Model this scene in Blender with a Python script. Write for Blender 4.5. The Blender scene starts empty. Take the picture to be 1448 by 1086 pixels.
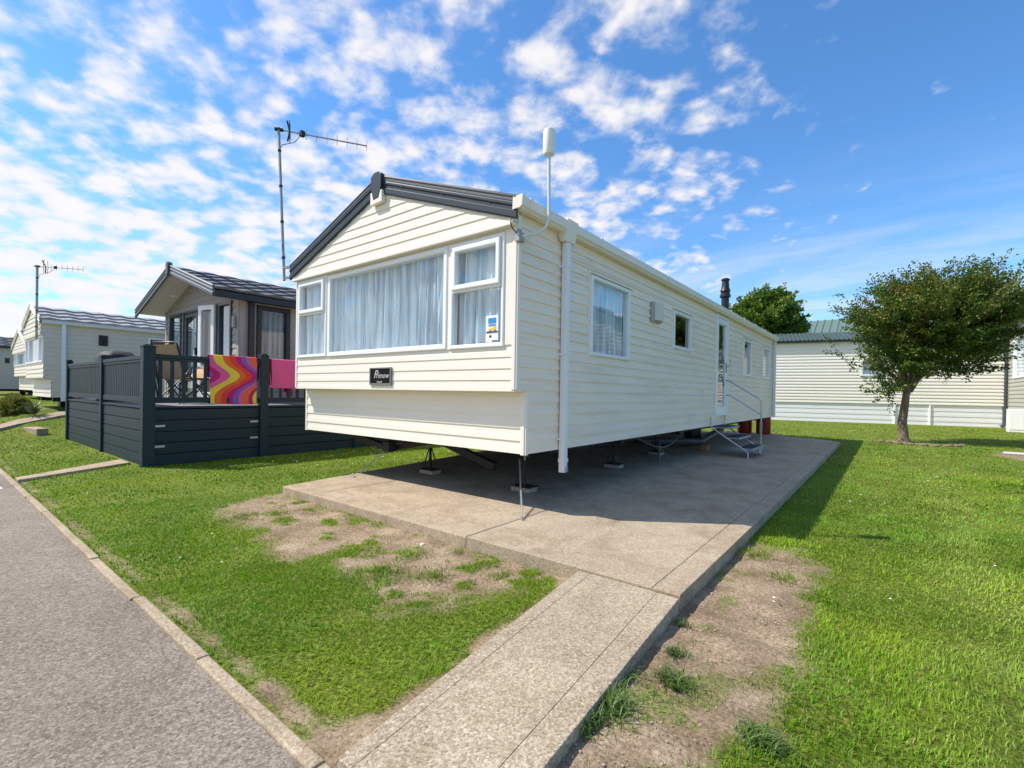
import bpy, bmesh, math, random
import numpy as np
from mathutils import Vector, Matrix
rad = math.radians
random.seed(7); RNG = np.random.default_rng(11)
scene = bpy.context.scene
COL = scene.collection

# ------------------------------------------------------------------ camera
cam_d = bpy.data.cameras.new('camera'); cam = bpy.data.objects.new('camera', cam_d); COL.objects.link(cam)
scene.camera = cam
yaw, pitch, roll = rad(38.2686), rad(-0.2741), rad(0.9318)
fwd = Vector((-math.sin(yaw)*math.cos(pitch), math.cos(yaw)*math.cos(pitch), math.sin(pitch)))
rgt = Vector((math.cos(yaw), math.sin(yaw), 0)); upv = rgt.cross(fwd)
r2 = math.cos(roll)*rgt + math.sin(roll)*upv; u2 = -math.sin(roll)*rgt + math.cos(roll)*upv
CAM = Vector((2.507, -3.365, 1.150))
m = Matrix((r2, u2, -fwd)).transposed().to_4x4(); m.translation = CAM
cam.matrix_world = m
cam_d.sensor_width = 36; cam_d.lens = 675.255/1448*36; cam_d.shift_y = 15.6/1448
cam_d.clip_start = 0.05; cam_d.clip_end = 6000

# ------------------------------------------------------------------ light
SUNV = Vector((-0.68, -0.47, 1.0)).normalized()          # towards the sun
elev = math.asin(SUNV.z); azim = math.atan2(SUNV.x, SUNV.y)
sd = bpy.data.lights.new('sun', 'SUN'); sd.energy = 4.6; sd.angle = rad(0.5); sd.color = (1.0, 0.93, 0.815)
so = bpy.data.objects.new('sun', sd); COL.objects.link(so)
so.rotation_euler = SUNV.to_track_quat('Z', 'Y').to_euler(); so.location = (-20, -10, 30)
scene.view_settings.view_transform = 'Standard'; scene.view_settings.look = 'None'
scene.view_settings.exposure = 0.35; scene.view_settings.gamma = 1.0

def world():
    w = bpy.data.worlds.new('World'); scene.world = w; w.use_nodes = True
    nt = w.node_tree; N = nt.nodes; L = nt.links; N.clear()
    out = N.new('ShaderNodeOutputWorld'); bg = N.new('ShaderNodeBackground'); bg.inputs[1].default_value = 0.13
    sky = N.new('ShaderNodeTexSky'); sky.sky_type = 'NISHITA'; sky.sun_disc = False
    sky.sun_elevation = elev; sky.sun_rotation = azim; sky.air_density = 1.0; sky.dust_density = 0.25; sky.ozone_density = 2.2
    tc = N.new('ShaderNodeTexCoord'); sep = N.new('ShaderNodeSeparateXYZ'); L.new(tc.outputs['Generated'], sep.inputs[0])
    def M(op, a, b=None, c=None, clamp=False):
        n = N.new('ShaderNodeMath'); n.operation = op; n.use_clamp = clamp
        for i, v in enumerate((a, b, c)):
            if v is None: continue
            if isinstance(v, (int, float)): n.inputs[i].default_value = v
            else: L.new(v, n.inputs[i])
        return n.outputs[0]
    zc = M('MAXIMUM', M('ADD', sep.outputs[2], 0.24), 0.10)
    px = M('DIVIDE', sep.outputs[0], zc); py = M('DIVIDE', sep.outputs[1], zc)
    cb = N.new('ShaderNodeCombineXYZ'); L.new(px, cb.inputs[0]); L.new(py, cb.inputs[1]); cb.inputs[2].default_value = 3.7
    mp = N.new('ShaderNodeMapping'); mp.inputs['Rotation'].default_value = (0, 0, rad(-35)); mp.inputs['Scale'].default_value = (1.0, 1.0, 1)
    L.new(cb.outputs[0], mp.inputs[0])
    def noise(scale, det, rough, dist, vec):
        n = N.new('ShaderNodeTexNoise'); n.inputs['Scale'].default_value = scale; n.inputs['Detail'].default_value = det
        n.inputs['Roughness'].default_value = rough; n.inputs['Distortion'].default_value = dist; L.new(vec, n.inputs['Vector']); return n.outputs[0]
    puffs = noise(7.6, 9, 0.58, 0.15, mp.outputs[0])
    large = noise(1.7, 4, 0.5, 0.3, mp.outputs[0])
    fine = noise(17, 6, 0.6, 0.2, mp.outputs[0])
    mp2 = N.new('ShaderNodeMapping'); mp2.inputs['Rotation'].default_value = (0, 0, rad(25)); mp2.inputs['Scale'].default_value = (0.5, 2.2, 1); L.new(cb.outputs[0], mp2.inputs[0])
    wisp = noise(1.6, 8, 0.6, 0.5, mp2.outputs[0])
    # cover grows towards the west (-x +y*0.2), clear to the north-east
    nx = M('MULTIPLY', sep.outputs[0], -1.0)
    dirv = M('ADD', M('MULTIPLY', nx, 0.98), M('MULTIPLY', sep.outputs[1], -0.55))   # approx -0.8..1
    cs = N.new('ShaderNodeMapRange'); cs.interpolation_type = 'SMOOTHSTEP'; cs.inputs[1].default_value = -.60; cs.inputs[2].default_value = -.06; L.new(dirv, cs.inputs[0])
    cov = M('MULTIPLY_ADD', cs.outputs[0], 0.47, -0.20)
    low = M('MULTIPLY', M('SUBTRACT', 0.42, sep.outputs[2], clamp=True), M('MULTIPLY', M('MAXIMUM', dirv, 0.0), 0.80))
    dens = M('ADD', M('ADD', M('MULTIPLY', puffs, 1.25), M('MULTIPLY', large, 0.28)), M('ADD', cov, low))
    vo = N.new('ShaderNodeTexVoronoi'); vo.feature = 'SMOOTH_F1'; vo.inputs['Scale'].default_value = 11.5; vo.inputs['Smoothness'].default_value = .6
    av = N.new('ShaderNodeVectorMath'); av.operation = 'MULTIPLY_ADD'; nz = N.new('ShaderNodeTexNoise'); nz.inputs['Scale'].default_value = 7; nz.inputs['Detail'].default_value = 3; L.new(mp.outputs[0], nz.inputs[0])
    L.new(nz.outputs['Color'], av.inputs[0]); av.inputs[1].default_value = (.22, .22, .22); L.new(mp.outputs[0], av.inputs[2]); L.new(av.outputs[0], vo.inputs['Vector'])
    dens = M('MULTIPLY_ADD', vo.outputs['Distance'], -0.42, dens)
    dens = M('MULTIPLY_ADD', fine, 0.12, M('ADD', dens, 0.17))
    r = N.new('ShaderNodeMapRange'); r.interpolation_type = 'SMOOTHSTEP'; r.inputs[1].default_value = 0.88; r.inputs[2].default_value = 1.30; L.new(dens, r.inputs[0])
    # wispy band near the north-east horizon
    w1 = N.new('ShaderNodeMapRange'); w1.interpolation_type = 'SMOOTHSTEP'; w1.inputs[1].default_value = 0.36; w1.inputs[2].default_value = 0.72; w1.inputs[4].default_value = 0.75; L.new(wisp, w1.inputs[0])
    wl = N.new('ShaderNodeMapRange'); wl.interpolation_type = 'SMOOTHSTEP'; wl.inputs[1].default_value = 0.42; wl.inputs[2].default_value = 0.08; wl.inputs[3].default_value = 0.0; wl.inputs[4].default_value = 1.0; L.new(sep.outputs[2], wl.inputs[0])
    wm = M('MULTIPLY', w1.outputs[0], wl.outputs[0])
    cl = M('MAXIMUM', M('MULTIPLY', r.outputs[0], 0.94), wm)
    tint = N.new('ShaderNodeMix'); tint.data_type = 'RGBA'; tint.blend_type = 'MULTIPLY'; tint.inputs[0].default_value = 1
    L.new(sky.outputs[0], tint.inputs[6]); tint.inputs[7].default_value = (0.64, 1.05, 1.36, 1)
    cc = N.new('ShaderNodeMix'); cc.data_type = 'RGBA'; L.new(puffs, cc.inputs[0]); cc.inputs[6].default_value = (4.9, 5.0, 5.4, 1); cc.inputs[7].default_value = (6.7, 6.35, 6.1, 1)
    mix = N.new('ShaderNodeMix'); mix.data_type = 'RGBA'; L.new(cl, mix.inputs[0]); L.new(tint.outputs[2], mix.inputs[6]); L.new(cc.outputs[2], mix.inputs[7])
    L.new(mix.outputs[2], bg.inputs[0]); L.new(bg.outputs[0], out.inputs[0])
world()

# ------------------------------------------------------------------ helpers
def tag(o, label=None, cat=None, group=None, kind=None):
    if label: o['label'] = label
    if cat: o['category'] = cat
    if group: o['group'] = group
    if kind: o['kind'] = kind
    return o
def thing(name, label, cat, loc=(0, 0, 0), group=None):
    o = bpy.data.objects.new(name, None); COL.objects.link(o); o.location = loc; o.empty_display_size = .2
    return tag(o, label, cat, group)
def wloc(o):
    v = Vector((0, 0, 0))
    while o: v += o.location; o = o.parent
    return v

class MB:
    """collects faces in world coordinates, links them as ONE mesh object"""
    def __init__(s): s.v = []; s.f = []; s.uv = None
    def add(s, vs, fs):
        b = len(s.v); s.v += [tuple(p) for p in vs]; s.f += [tuple(b+i for i in f) for f in fs]; return s
    def box(s, x0, x1, y0, y1, z0, z1, M=None):
        p = [Vector((x, y, z)) for z in (z0, z1) for y in (y0, y1) for x in (x0, x1)]
        if M is not None: p = [M @ q for q in p]
        return s.add(p, [(0, 2, 3, 1), (4, 5, 7, 6), (0, 1, 5, 4), (2, 6, 7, 3), (0, 4, 6, 2), (1, 3, 7, 5)])
    def beam(s, a, b, w, h, up=(0, 0, 1)):
        a = Vector(a); b = Vector(b); d = (b-a); l = d.length; d.normalize(); upv_ = Vector(up)
        x = d.cross(upv_).normalized(); z = x.cross(d)
        M = Matrix((x, d, z)).transposed().to_4x4(); M.translation = a
        return s.box(-w/2, w/2, 0, l, -h/2, h/2, M)
    def prism(s, poly, ax, a, b):
        """poly of 2D points extruded along axis ax from a to b"""
        n = len(poly)
        def P(p, t): return {'x': (t, p[0], p[1]), 'y': (p[0], t, p[1]), 'z': (p[0], p[1], t)}[ax]
        vs = [P(p, a) for p in poly]+[P(p, b) for p in poly]
        fs = [tuple(range(n-1, -1, -1)), tuple(range(n, 2*n))]+[(i, (i+1) % n, n+(i+1) % n, n+i) for i in range(n)]
        return s.add(vs, fs)
    def tube(s, pts, r, n=10, caps=True):
        pts = [Vector(p) for p in pts]; R = r if isinstance(r, (list, tuple)) else [r]*len(pts)
        vs = []; fs = []; px = None
        for i, p in enumerate(pts):
            d = (pts[min(i+1, len(pts)-1)]-pts[max(i-1, 0)]).normalized()
            if px is None:
                px = d.cross(Vector((0, 0, 1)) if abs(d.z) < .9 else Vector((1, 0, 0))).normalized()
            else: px = (px-d*px.dot(d)).normalized()
            py = d.cross(px)
            for k in range(n):
                a = 2*math.pi*k/n; vs.append(p+R[i]*(math.cos(a)*px+math.sin(a)*py))
        for i in range(len(pts)-1):
            for k in range(n):
                a = i*n+k; b = i*n+(k+1) % n; fs.append((a, b, b+n, a+n))
        if caps: fs += [tuple(range(n-1, -1, -1)), tuple(range((len(pts)-1)*n, len(pts)*n))]
        return s.add(vs, fs)
    def lathe(s, prof, c, n=24):
        vs = []; fs = []
        for r, z in prof:
            for k in range(n):
                a = 2*math.pi*k/n; vs.append((c[0]+r*math.cos(a), c[1]+r*math.sin(a), c[2]+z))
        for i in range(len(prof)-1):
            for k in range(n):
                a = i*n+k; b = i*n+(k+1) % n; fs.append((a, b, b+n, a+n))
        fs += [tuple(range(n-1, -1, -1)), tuple(range((len(prof)-1)*n, len(prof)*n))]
        return s.add(vs, fs)
    def build(s, name, mat, parent=None, smooth=False, bevel=0, origin=None):
        me = bpy.data.meshes.new(name)
        o = bpy.data.objects.new(name, me); COL.objects.link(o)
        off = wloc(parent) if parent else Vector(origin if origin else (0, 0, 0))
        me.from_pydata([(p[0]-off.x, p[1]-off.y, p[2]-off.z) for p in s.v], [], s.f)
        if parent: o.parent = parent
        else: o.location = off
        bm = bmesh.new(); bm.from_mesh(me); bmesh.ops.recalc_face_normals(bm, faces=bm.faces); bm.to_mesh(me); bm.free()
        me.materials.append(mat)
        if smooth:
            for p in me.polygons: p.use_smooth = True
            try: me.set_sharp_from_angle(angle=rad(40))
            except Exception: pass
        if bevel:
            b = o.modifiers.new('bevel', 'BEVEL'); b.width = bevel; b.segments = 2; b.limit_method = 'ANGLE'; b.angle_limit = rad(50)
        return o

def mat(name, col, rough=.6, metal=0, spec=.5, var=0, vscale=3, bump=0, bscale=60, stretch=None, dirt=None, dscale=2.0, dthr=(.55, .8), trans=0):
    m_ = bpy.data.materials.new(name); m_.use_nodes = True; nt = m_.node_tree; N = nt.nodes; L = nt.links
    b = N['Principled BSDF']; b.inputs['Base Color'].default_value = (*col, 1); b.inputs['Roughness'].default_value = rough
    b.inputs['Metallic'].default_value = metal; b.inputs['Specular IOR Level'].default_value = spec
    tc = N.new('ShaderNodeTexCoord'); vec = tc.outputs['Object']
    if stretch:
        mp = N.new('ShaderNodeMapping'); mp.inputs['Scale'].default_value = stretch; L.new(vec, mp.inputs[0]); svec = mp.outputs[0]
    else: svec = vec
    cur = None
    if var or dirt:
        n = N.new('ShaderNodeTexNoise'); n.inputs['Scale'].default_value = vscale; n.inputs['Detail'].default_value = 7; n.inputs['Roughness'].default_value = .6; L.new(svec, n.inputs[0])
        mx = N.new('ShaderNodeMix'); mx.data_type = 'RGBA'; L.new(n.outputs[0], mx.inputs[0])
        mx.inputs[6].default_value = (*[max(0, c*(1-var)) for c in col], 1); mx.inputs[7].default_value = (*[min(1, c*(1+var)) for c in col], 1)
        cur = mx.outputs[2]
    if dirt:
        n2 = N.new('ShaderNodeTexNoise'); n2.inputs['Scale'].default_value = dscale; n2.inputs['Detail'].default_value = 9; n2.inputs['Roughness'].default_value = .68; L.new(svec, n2.inputs[0])
        mr = N.new('ShaderNodeMapRange'); mr.inputs[1].default_value = dthr[0]; mr.inputs[2].default_value = dthr[1]; mr.inputs[4].default_value = .8; L.new(n2.outputs[0], mr.inputs[0])
        m3 = N.new('ShaderNodeMix'); m3.data_type = 'RGBA'; L.new(mr.outputs[0], m3.inputs[0]); L.new(cur, m3.inputs[6]); m3.inputs[7].default_value = (*dirt, 1); cur = m3.outputs[2]
    if cur is not None: L.new(cur, b.inputs['Base Color'])
    if bump:
        n3 = N.new('ShaderNodeTexNoise'); n3.inputs['Scale'].default_value = bscale; n3.inputs['Detail'].default_value = 6; L.new(svec, n3.inputs[0])
        bp = N.new('ShaderNodeBump'); bp.inputs['Strength'].default_value = bump; bp.inputs['Distance'].default_value = .01; L.new(n3.outputs[0], bp.inputs['Height']); L.new(bp.outputs[0], b.inputs['Normal'])
    if trans:
        t = N.new('ShaderNodeBsdfTranslucent'); ms = N.new('ShaderNodeMixShader'); ms.inputs[0].default_value = trans
        if cur is not None: L.new(cur, t.inputs[0])
        else: t.inputs[0].default_value = (*col, 1)
        L.new(b.outputs[0], ms.inputs[1]); L.new(t.outputs[0], ms.inputs[2]); L.new(ms.outputs[0], N['Material Output'].inputs[0])
    return m_

def glass(name, tint=(.84, .93, .98), refl=1.0):
    m_ = bpy.data.materials.new(name); m_.use_nodes = True; nt = m_.node_tree; N = nt.nodes; L = nt.links; N.clear()
    o = N.new('ShaderNodeOutputMaterial'); t = N.new('ShaderNodeBsdfTransparent'); t.inputs[0].default_value = (*tint, 1)
    g = N.new('ShaderNodeBsdfGlossy'); g.inputs['Roughness'].default_value = 0.015; g.inputs[0].default_value = (refl, refl, refl, 1)
    lf = N.new('ShaderNodeLayerWeight'); lf.inputs[0].default_value = .5
    pw = N.new('ShaderNodeMath'); pw.operation = 'POWER'; L.new(lf.outputs['Facing'], pw.inputs[0]); pw.inputs[1].default_value = 3.2
    lw = N.new('ShaderNodeMath'); lw.operation = 'MULTIPLY_ADD'; L.new(pw.outputs[0], lw.inputs[0]); lw.inputs[1].default_value = .80; lw.inputs[2].default_value = .08
    tc = N.new('ShaderNodeTexCoord'); n = N.new('ShaderNodeTexNoise'); n.inputs['Scale'].default_value = 2.2; n.inputs['Detail'].default_value = 1; L.new(tc.outputs['Object'], n.inputs[0])
    bp = N.new('ShaderNodeBump'); bp.inputs['Strength'].default_value = .25; bp.inputs['Distance'].default_value = .006; L.new(n.outputs[0], bp.inputs['Height']); L.new(bp.outputs[0], g.inputs['Normal'])
    ms = N.new('ShaderNodeMixShader'); L.new(lw.outputs[0], ms.inputs[0]); L.new(t.outputs[0], ms.inputs[1]); L.new(g.outputs[0], ms.inputs[2]); L.new(ms.outputs[0], o.inputs[0])
    return m_

CREAM = mat('cream_siding', (.86, .79, .685), .42, var=.05, vscale=2.5, bump=.12, bscale=30, stretch=(1, 1, 4), dirt=(.70, .63, .53), dscale=1.4, dthr=(.60, .85))
CREAM_SIDE = mat('cream_siding_weathered', (.92, .775, .635), .45, var=.07, vscale=2.0, bump=.15, bscale=30, stretch=(1, .35, 3), dirt=(.74, .61, .47), dscale=2.6, dthr=(.50, .72))
CREAM_TRIM = mat('cream_trim', (.85, .79, .705), .4, var=.03)
WHITE = mat('white_plastic', (.84, .85, .86), .3, var=.02, vscale=6, dirt=(.62, .62, .58), dscale=5, dthr=(.66, .9))
PIPEW = mat('white_pipe_plastic', (.80, .81, .84), .3, var=.03, vscale=4, stretch=(1, 1, .3), dirt=(.60, .60, .58), dscale=4, dthr=(.6, .85))
GUTTER = mat('ivory_gutter_plastic', (.84, .755, .66), .35, var=.04, dirt=(.50, .45, .34), dscale=4, dthr=(.62, .85))
SLATE = mat('slate_grey_metal', (.028, .040, .055), .45, spec=.35, var=.08, vscale=5)
SLATE_TILE = mat('slate_grey_tile', (.10, .105, .115), .5, var=.15, vscale=8, bump=.3, bscale=80)
BLACK = mat('black_plastic', (.012, .013, .015), .4)
DARKSTEEL = mat('dark_rusty_steel', (.035, .03, .028), .6, metal=.3, var=.3, vscale=20, dirt=(.12, .06, .03), dscale=8, dthr=(.6, .75))
GALV = mat('galvanised_steel', (.50, .51, .53), .42, metal=.75, var=.15, vscale=30, bump=.1)
DULLGALV = mat('dull_galvanised_steel', (.34, .345, .35), .55, metal=.4, var=.2, vscale=20)
DARKIN = mat('dark_interior', (.035, .032, .03), .9, var=.1)
GLASS = glass('window_glass'); GLASSD = glass('dark_window_glass', (.45, .52, .55))
def curtain_mat(name, col, tr):
    m_ = mat(name, col, .85, var=.3, vscale=3.2, stretch=(7, 7, .30), trans=tr)
    for n in list(m_.node_tree.nodes):
        if n.type == 'TEX_NOISE':
            r = m_.node_tree.nodes.new('ShaderNodeMapRange'); r.inputs[1].default_value = .38; r.inputs[2].default_value = .56; r.interpolation_type = 'SMOOTHSTEP'
            l = n.outputs[0].links[0]; t = l.to_socket; m_.node_tree.links.remove(l); m_.node_tree.links.new(n.outputs[0], r.inputs[0]); m_.node_tree.links.new(r.outputs[0], t)
        if n.type == 'MIX': n.inputs[6].default_value = (col[0]*.60, col[1]*.67, col[2]*.73, 1); n.inputs[7].default_value = (*[min(.95, c*1.2) for c in col], 1)  # bands for doubled net, with fold light and shade put into the colour
    return m_
NET = curtain_mat('net_curtain_cloth', (.78, .81, .84), .10)
NETG = curtain_mat('grey_curtain_cloth', (.50, .49, .47), .2)

# ------------------------------------------------------------------ siding: shiplap boards with real lips, openings left out
def siding(mb, P, U, n, z0, z1, ext, holes=(), pitch=.1, lip=.009, zbase=None):
    """P origin (x,y), U unit 2D direction along the wall, n outward 2D normal; ext(z)->(u0,u1); holes (u0,u1,z0,z1)"""
    zbase = z0 if zbase is None else zbase
    keys = {z0, z1}
    k = math.floor((z0-zbase)/pitch)
    while zbase+k*pitch < z1:
        for fr in (0, .47, .53):
            z = zbase+(k+fr)*pitch
            if z0 < z < z1: keys.add(z)
        k += 1
    for h in holes: keys.update((min(max(h[2], z0), z1), min(max(h[3], z0), z1)))
    zs = sorted(keys)
    zs = [z for i, z in enumerate(zs) if i == 0 or z-zs[i-1] > 1e-5]
    def off(z, side):
        fr = ((z-zbase)/pitch+(1e-4 if side > 0 else -1e-4)) % 1.0
        if fr < .47: return lip-(lip*.35)*fr/.47
        if fr < .53: return lip*.65-(lip*.35)*(fr-.47)/.06
        return lip*.30*(1-(fr-.53)/.47)
    def pt(u, z, o): return (P[0]+U[0]*u+n[0]*o, P[1]+U[1]*u+n[1]*o, z)
    for a, b in zip(zs[:-1], zs[1:]):
        ea, eb = ext(a+1e-6), ext(b-1e-6); mid = (a+b)/2
        cuts = sorted((h[0], h[1]) for h in holes if h[2] < mid < h[3])
        segs = []; ua, ub = ea[0], eb[0]
        for c in cuts:
            if c[0] > min(ua, ub)+1e-4: segs.append((ua, ub, c[0], c[0]))
            ua = ub = c[1]
        if max(ea[1], eb[1]) > min(ua, ub)+1e-4: segs.append((ua, ub, ea[1], eb[1]))
        oa, ob = off(a, 1), off(b, -1); ol = off(a, -1)
        for (la, lb, ra, rb) in segs:
            if ra < la: ra = la
            if rb < lb: rb = lb
            mb.add([pt(la, a, oa), pt(ra, a, oa), pt(rb, b, ob), pt(lb, b, ob)], [(0, 1, 2, 3)])
            if oa-ol > .002: mb.add([pt(la, a, ol), pt(ra, a, ol), pt(ra, a, oa), pt(la, a, oa)], [(0, 1, 2, 3)])

def frame_mb(mb, P, U, n, u0, u1, z0, z1, w, d0, d1):
    """mitred rectangular frame, width w, from depth d0 to d1 along n, small inner chamfer"""
    def pt(u, z, o): return (P[0]+U[0]*u+n[0]*o, P[1]+U[1]*u+n[1]*o, z)
    def ring(i, o): return [pt(u0+i, z0+i, o), pt(u1-i, z0+i, o), pt(u1-i, z1-i, o), pt(u0+i, z1-i, o)]
    c = min(.008, w*.2)
    rings = [ring(0, d0), ring(0, d1-c), ring(c, d1), ring(w-c, d1), ring(w, d1-c*1.6), ring(w, d0)]
    vs = [p for r_ in rings for p in r_]; fs = []
    for i in range(len(rings)):
        j = (i+1) % len(rings)
        for k in range(4): fs.append((i*4+k, i*4+(k+1) % 4, j*4+(k+1) % 4, j*4+k))
    mb.add(vs, fs)
def pane_mb(P, U, n, u0, u1, z0, z1, o):
    def pt(u, z): return (P[0]+U[0]*u+n[0]*o, P[1]+U[1]*u+n[1]*o, z)
    mb = MB(); mb.add([pt(u0, z0), pt(u1, z0), pt(u1, z1), pt(u0, z1)], [(0, 1, 2, 3)]); return mb
def curtain_mb(P, U, n, u0, u1, z0, z1, o, amp=.07, wl=.115, seed=0, gather=0):
    rg = random.Random(seed); mb = MB(); nu = max(12, int((u1-u0)/.009)); nz = 6
    ph = [rg.uniform(0, 6.28) for _ in range(4)]
    vs = []
    for j in range(nz+1):
        t = j/nz; z = z0+(z1-z0)*t
        for i in range(nu+1):
            u = u0+(u1-u0)*i/nu
            f = math.sin(u*6.28/wl+ph[0]+2.2*math.sin(u*5+ph[1]+.5*t)+.5*t)+.5*math.sin(u*6.28/(wl*.45)+ph[2]+.8*(1-t))+.5*math.sin(u*6.28/(wl*2.7)+ph[3]+.4*t)
            oo = o-amp*(1-.3*t)*f*.5
            uu = u+gather*(1-t)*.3*(u0-u)
            vs.append((P[0]+U[0]*uu+n[0]*oo, P[1]+U[1]*uu+n[1]*oo, z))
    fs = [(j*(nu+1)+i, j*(nu+1)+i+1, (j+1)*(nu+1)+i+1, (j+1)*(nu+1)+i) for j in range(nz) for i in range(nu)]
    mb.add(vs, fs); return mb
def window(parent, P, U, n, u0, u1, z0, z1, label=None, fw=.05, proud=.022, fm=WHITE, gm=GLASS, cur=NET, seed=0, sashes=None, cover=(0, 1), name='window'):
    """outer frame, one sash or more; each sash = (u0,u1,z0,z1,opening?)"""
    mb = MB(); frame_mb(mb, P, U, n, u0, u1, z0, z1, fw, -.05, proud)
    w = mb.build(name, fm, parent)
    if label: w['label'] = label
    sashes = sashes or [(u0+fw, u1-fw, z0+fw, z1-fw, False)]
    for i, (a, b, c, d, op) in enumerate(sashes):
        if op:
            sm = MB(); frame_mb(sm, P, U, n, a, b, c, d, .05, -.03, proud+.022); sm.build('sash', fm, w)
            a, b, c, d = a+.05, b-.05, c+.05, d-.05
        pane_mb(P, U, n, a, b, c, d, -.012 if not op else .0).build('pane', gm, w)
    if cur:
        ca = u0+fw*.5+(u1-u0-fw)*cover[0]; cb = u0+fw*.5+(u1-u0-fw)*cover[1]
        curtain_mb(P, U, n, ca, cb, z0+.02, z1-.02, -.09, seed=seed).build('curtain', cur, w, smooth=True)
    return w
def text_part(name, body, size, m_, parent, M, shear=0, extrude=.001, bold=0):
    c = bpy.data.curves.new('txt', 'FONT'); c.body = body; c.size = size; c.shear = shear; c.extrude = extrude; c.offset = bold; c.align_x = 'CENTER'; c.align_y = 'CENTER'
    t = bpy.data.objects.new('txt', c); COL.objects.link(t)
    dg = bpy.context.evaluated_depsgraph_get(); me = bpy.data.meshes.new_from_object(t.evaluated_get(dg))
    bpy.data.objects.remove(t); o = bpy.data.objects.new(name, me); COL.objects.link(o)
    me.transform(M); off = wloc(parent); me.transform(Matrix.Translation(-off)); o.parent = parent
    me.materials.clear(); me.materials.append(m_); return o

# ------------------------------------------------------------------ noise in numpy
def vnoise(x, y, seed=0):
    xi = np.floor(x).astype(np.int64); yi = np.floor(y).astype(np.int64); fx = x-xi; fy = y-yi
    fx = fx*fx*(3-2*fx); fy = fy*fy*(3-2*fy)
    def h(a, b):
        k = (a*374761393+b*668265263+seed*1442695041) & 0xffffffff; k = ((k ^ (k >> 13))*1274126177) & 0xffffffff
        return ((k ^ (k >> 16)) & 0xffff)/65535.0
    return (h(xi, yi)*(1-fx)+h(xi+1, yi)*fx)*(1-fy)+(h(xi, yi+1)*(1-fx)+h(xi+1, yi+1)*fx)*fy
def fbm(x, y, seed=0, o=4):
    t = 0; a = .5; s = 0
    for i in range(o): t = t+a*vnoise(x*2**i, y*2**i, seed+i*17); s += a; a *= .55
    return t/s
def sdf(x, y, poly):
    """signed distance, negative inside"""
    d = np.full(x.shape, 1e9); ins = np.zeros(x.shape, bool); n = len(poly)
    for i in range(n):
        ax, ay = poly[i]; bx, by = poly[(i+1) % n]; ex, ey = bx-ax, by-ay
        t = np.clip(((x-ax)*ex+(y-ay)*ey)/(ex*ex+ey*ey), 0, 1)
        d = np.minimum(d, (x-ax-t*ex)**2+(y-ay-t*ey)**2)
        c = ((ay > y) != (by > y)) & (x < (bx-ax)*(y-ay)/(by-ay+1e-12)+ax); ins ^= c
    d = np.sqrt(d); return np.where(ins, -d, d)

SLAB = [(-2.68, -.81), (-2.06, -.81), (.09, -.82), (1.04, -.82), (1.655, -.82), (1.61, 10.6), (.98, 11.24), (.1, 11.4), (-3.6, 11.4), (-3.6, 5.0), (-3.04, 1.0)]
PATH = [(1.262, -2.58), (1.772, -2.58), (1.655, -.83), (1.045, -.83)]
SOIL1 = [(-2.75, -.78), (1.05, -.78), (1.0, -1.0), (.78, -1.22), (.66, -1.5), (.42, -1.86), (.05, -1.66), (-.5, -1.62), (-.7, -1.80), (-1.3, -1.66), (-2.1, -1.62), (-2.62, -1.42)]
SOIL2 = [(1.5, .62), (1.95, .80), (2.12, .45), (2.20, -.1), (2.22, -.7), (2.16, -1.1), (2.22, -1.45), (2.16, -1.62), (2.02, -2.0), (1.9, -2.5), (1.6, -2.6)]
SOIL3 = [(2.2, 12.9), (2.6, 13.5), (3.3, 13.2), (3.75, 12.3), (3.0, 12.6)]
SOIL4 = [(4.2, 10.9), (4.7, 12.2), (5.6, 12.4), (5.8, 9.6), (4.6, 9.6)]
def terrain(x, y):
    t = np.clip((-x-11.4)/4.0, 0, 1); t = t*t*(3-2*t); t2 = np.clip((-x-16)/10, 0, 1)
    e = np.clip((y+2.6)/1.0, 0, 1)
    return (.50*t+.12*t2)*e+.030*np.clip((x-1.55)/.1, 0, 1)*np.clip((2.5-x)/.3, 0, 1)*np.clip((-y-.9)/.8, 0, 1)
def soil(x, y):
    s = np.zeros(x.shape)
    w = fbm(x*7, y*7, 3)-.5; w2 = fbm(x*2.2, y*2.2, 9)-.5
    for poly, k, isl in ((SOIL1, .20, 1.0), (SOIL2, .13, .45), (SOIL3, .2, .3), (SOIL4, .3, .6)):
        d = sdf(x, y, poly)+w*.28+w2*.18
        v = np.clip(.5-d/k, 0, 1)
        isle = np.clip((fbm(x*5.5, y*5.5, 21)-(.60 if poly is not SOIL1 else .60))*14, 0, 1)*isl
        if poly is SOIL1:      # grass comes back towards its lower right side
            isle = np.clip(isle+np.clip((-y-1.28)*2.2, 0, 1)*np.clip((x+.7)*1.2, 0, 1)*np.clip((fbm(x*6, y*6, 5)-.44)*9, 0, 1), 0, 1)
        s = np.maximum(s, v*(1-isle))
    # worn strips along the edging and the path
    d = np.abs(y+2.50)+w*.12+w2*.1; s = np.maximum(s, np.clip((.06-d)/.05, 0, 1)*np.clip((x+.9)/1.4, .0, 1)*(x < 1.35))
    d = np.abs(y+2.50)+w*.10; s = np.maximum(s, np.clip((.035-d)/.04, 0, 1)*(x < 1.35)*.8)
    d = np.abs((x-1.04)-(-.82-y)*.125+.07)+w*.16; s = np.maximum(s, np.clip((.055-d)/.05, 0, 1)*(y < -.85)*(y > -2.6))
    d = sdf(x, y, [(.95, -2.6), (1.3, -2.6), (1.22, -2.15)])+w*.2; s = np.maximum(s, np.clip(.5-d/.08, 0, 1))
    return s

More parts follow.
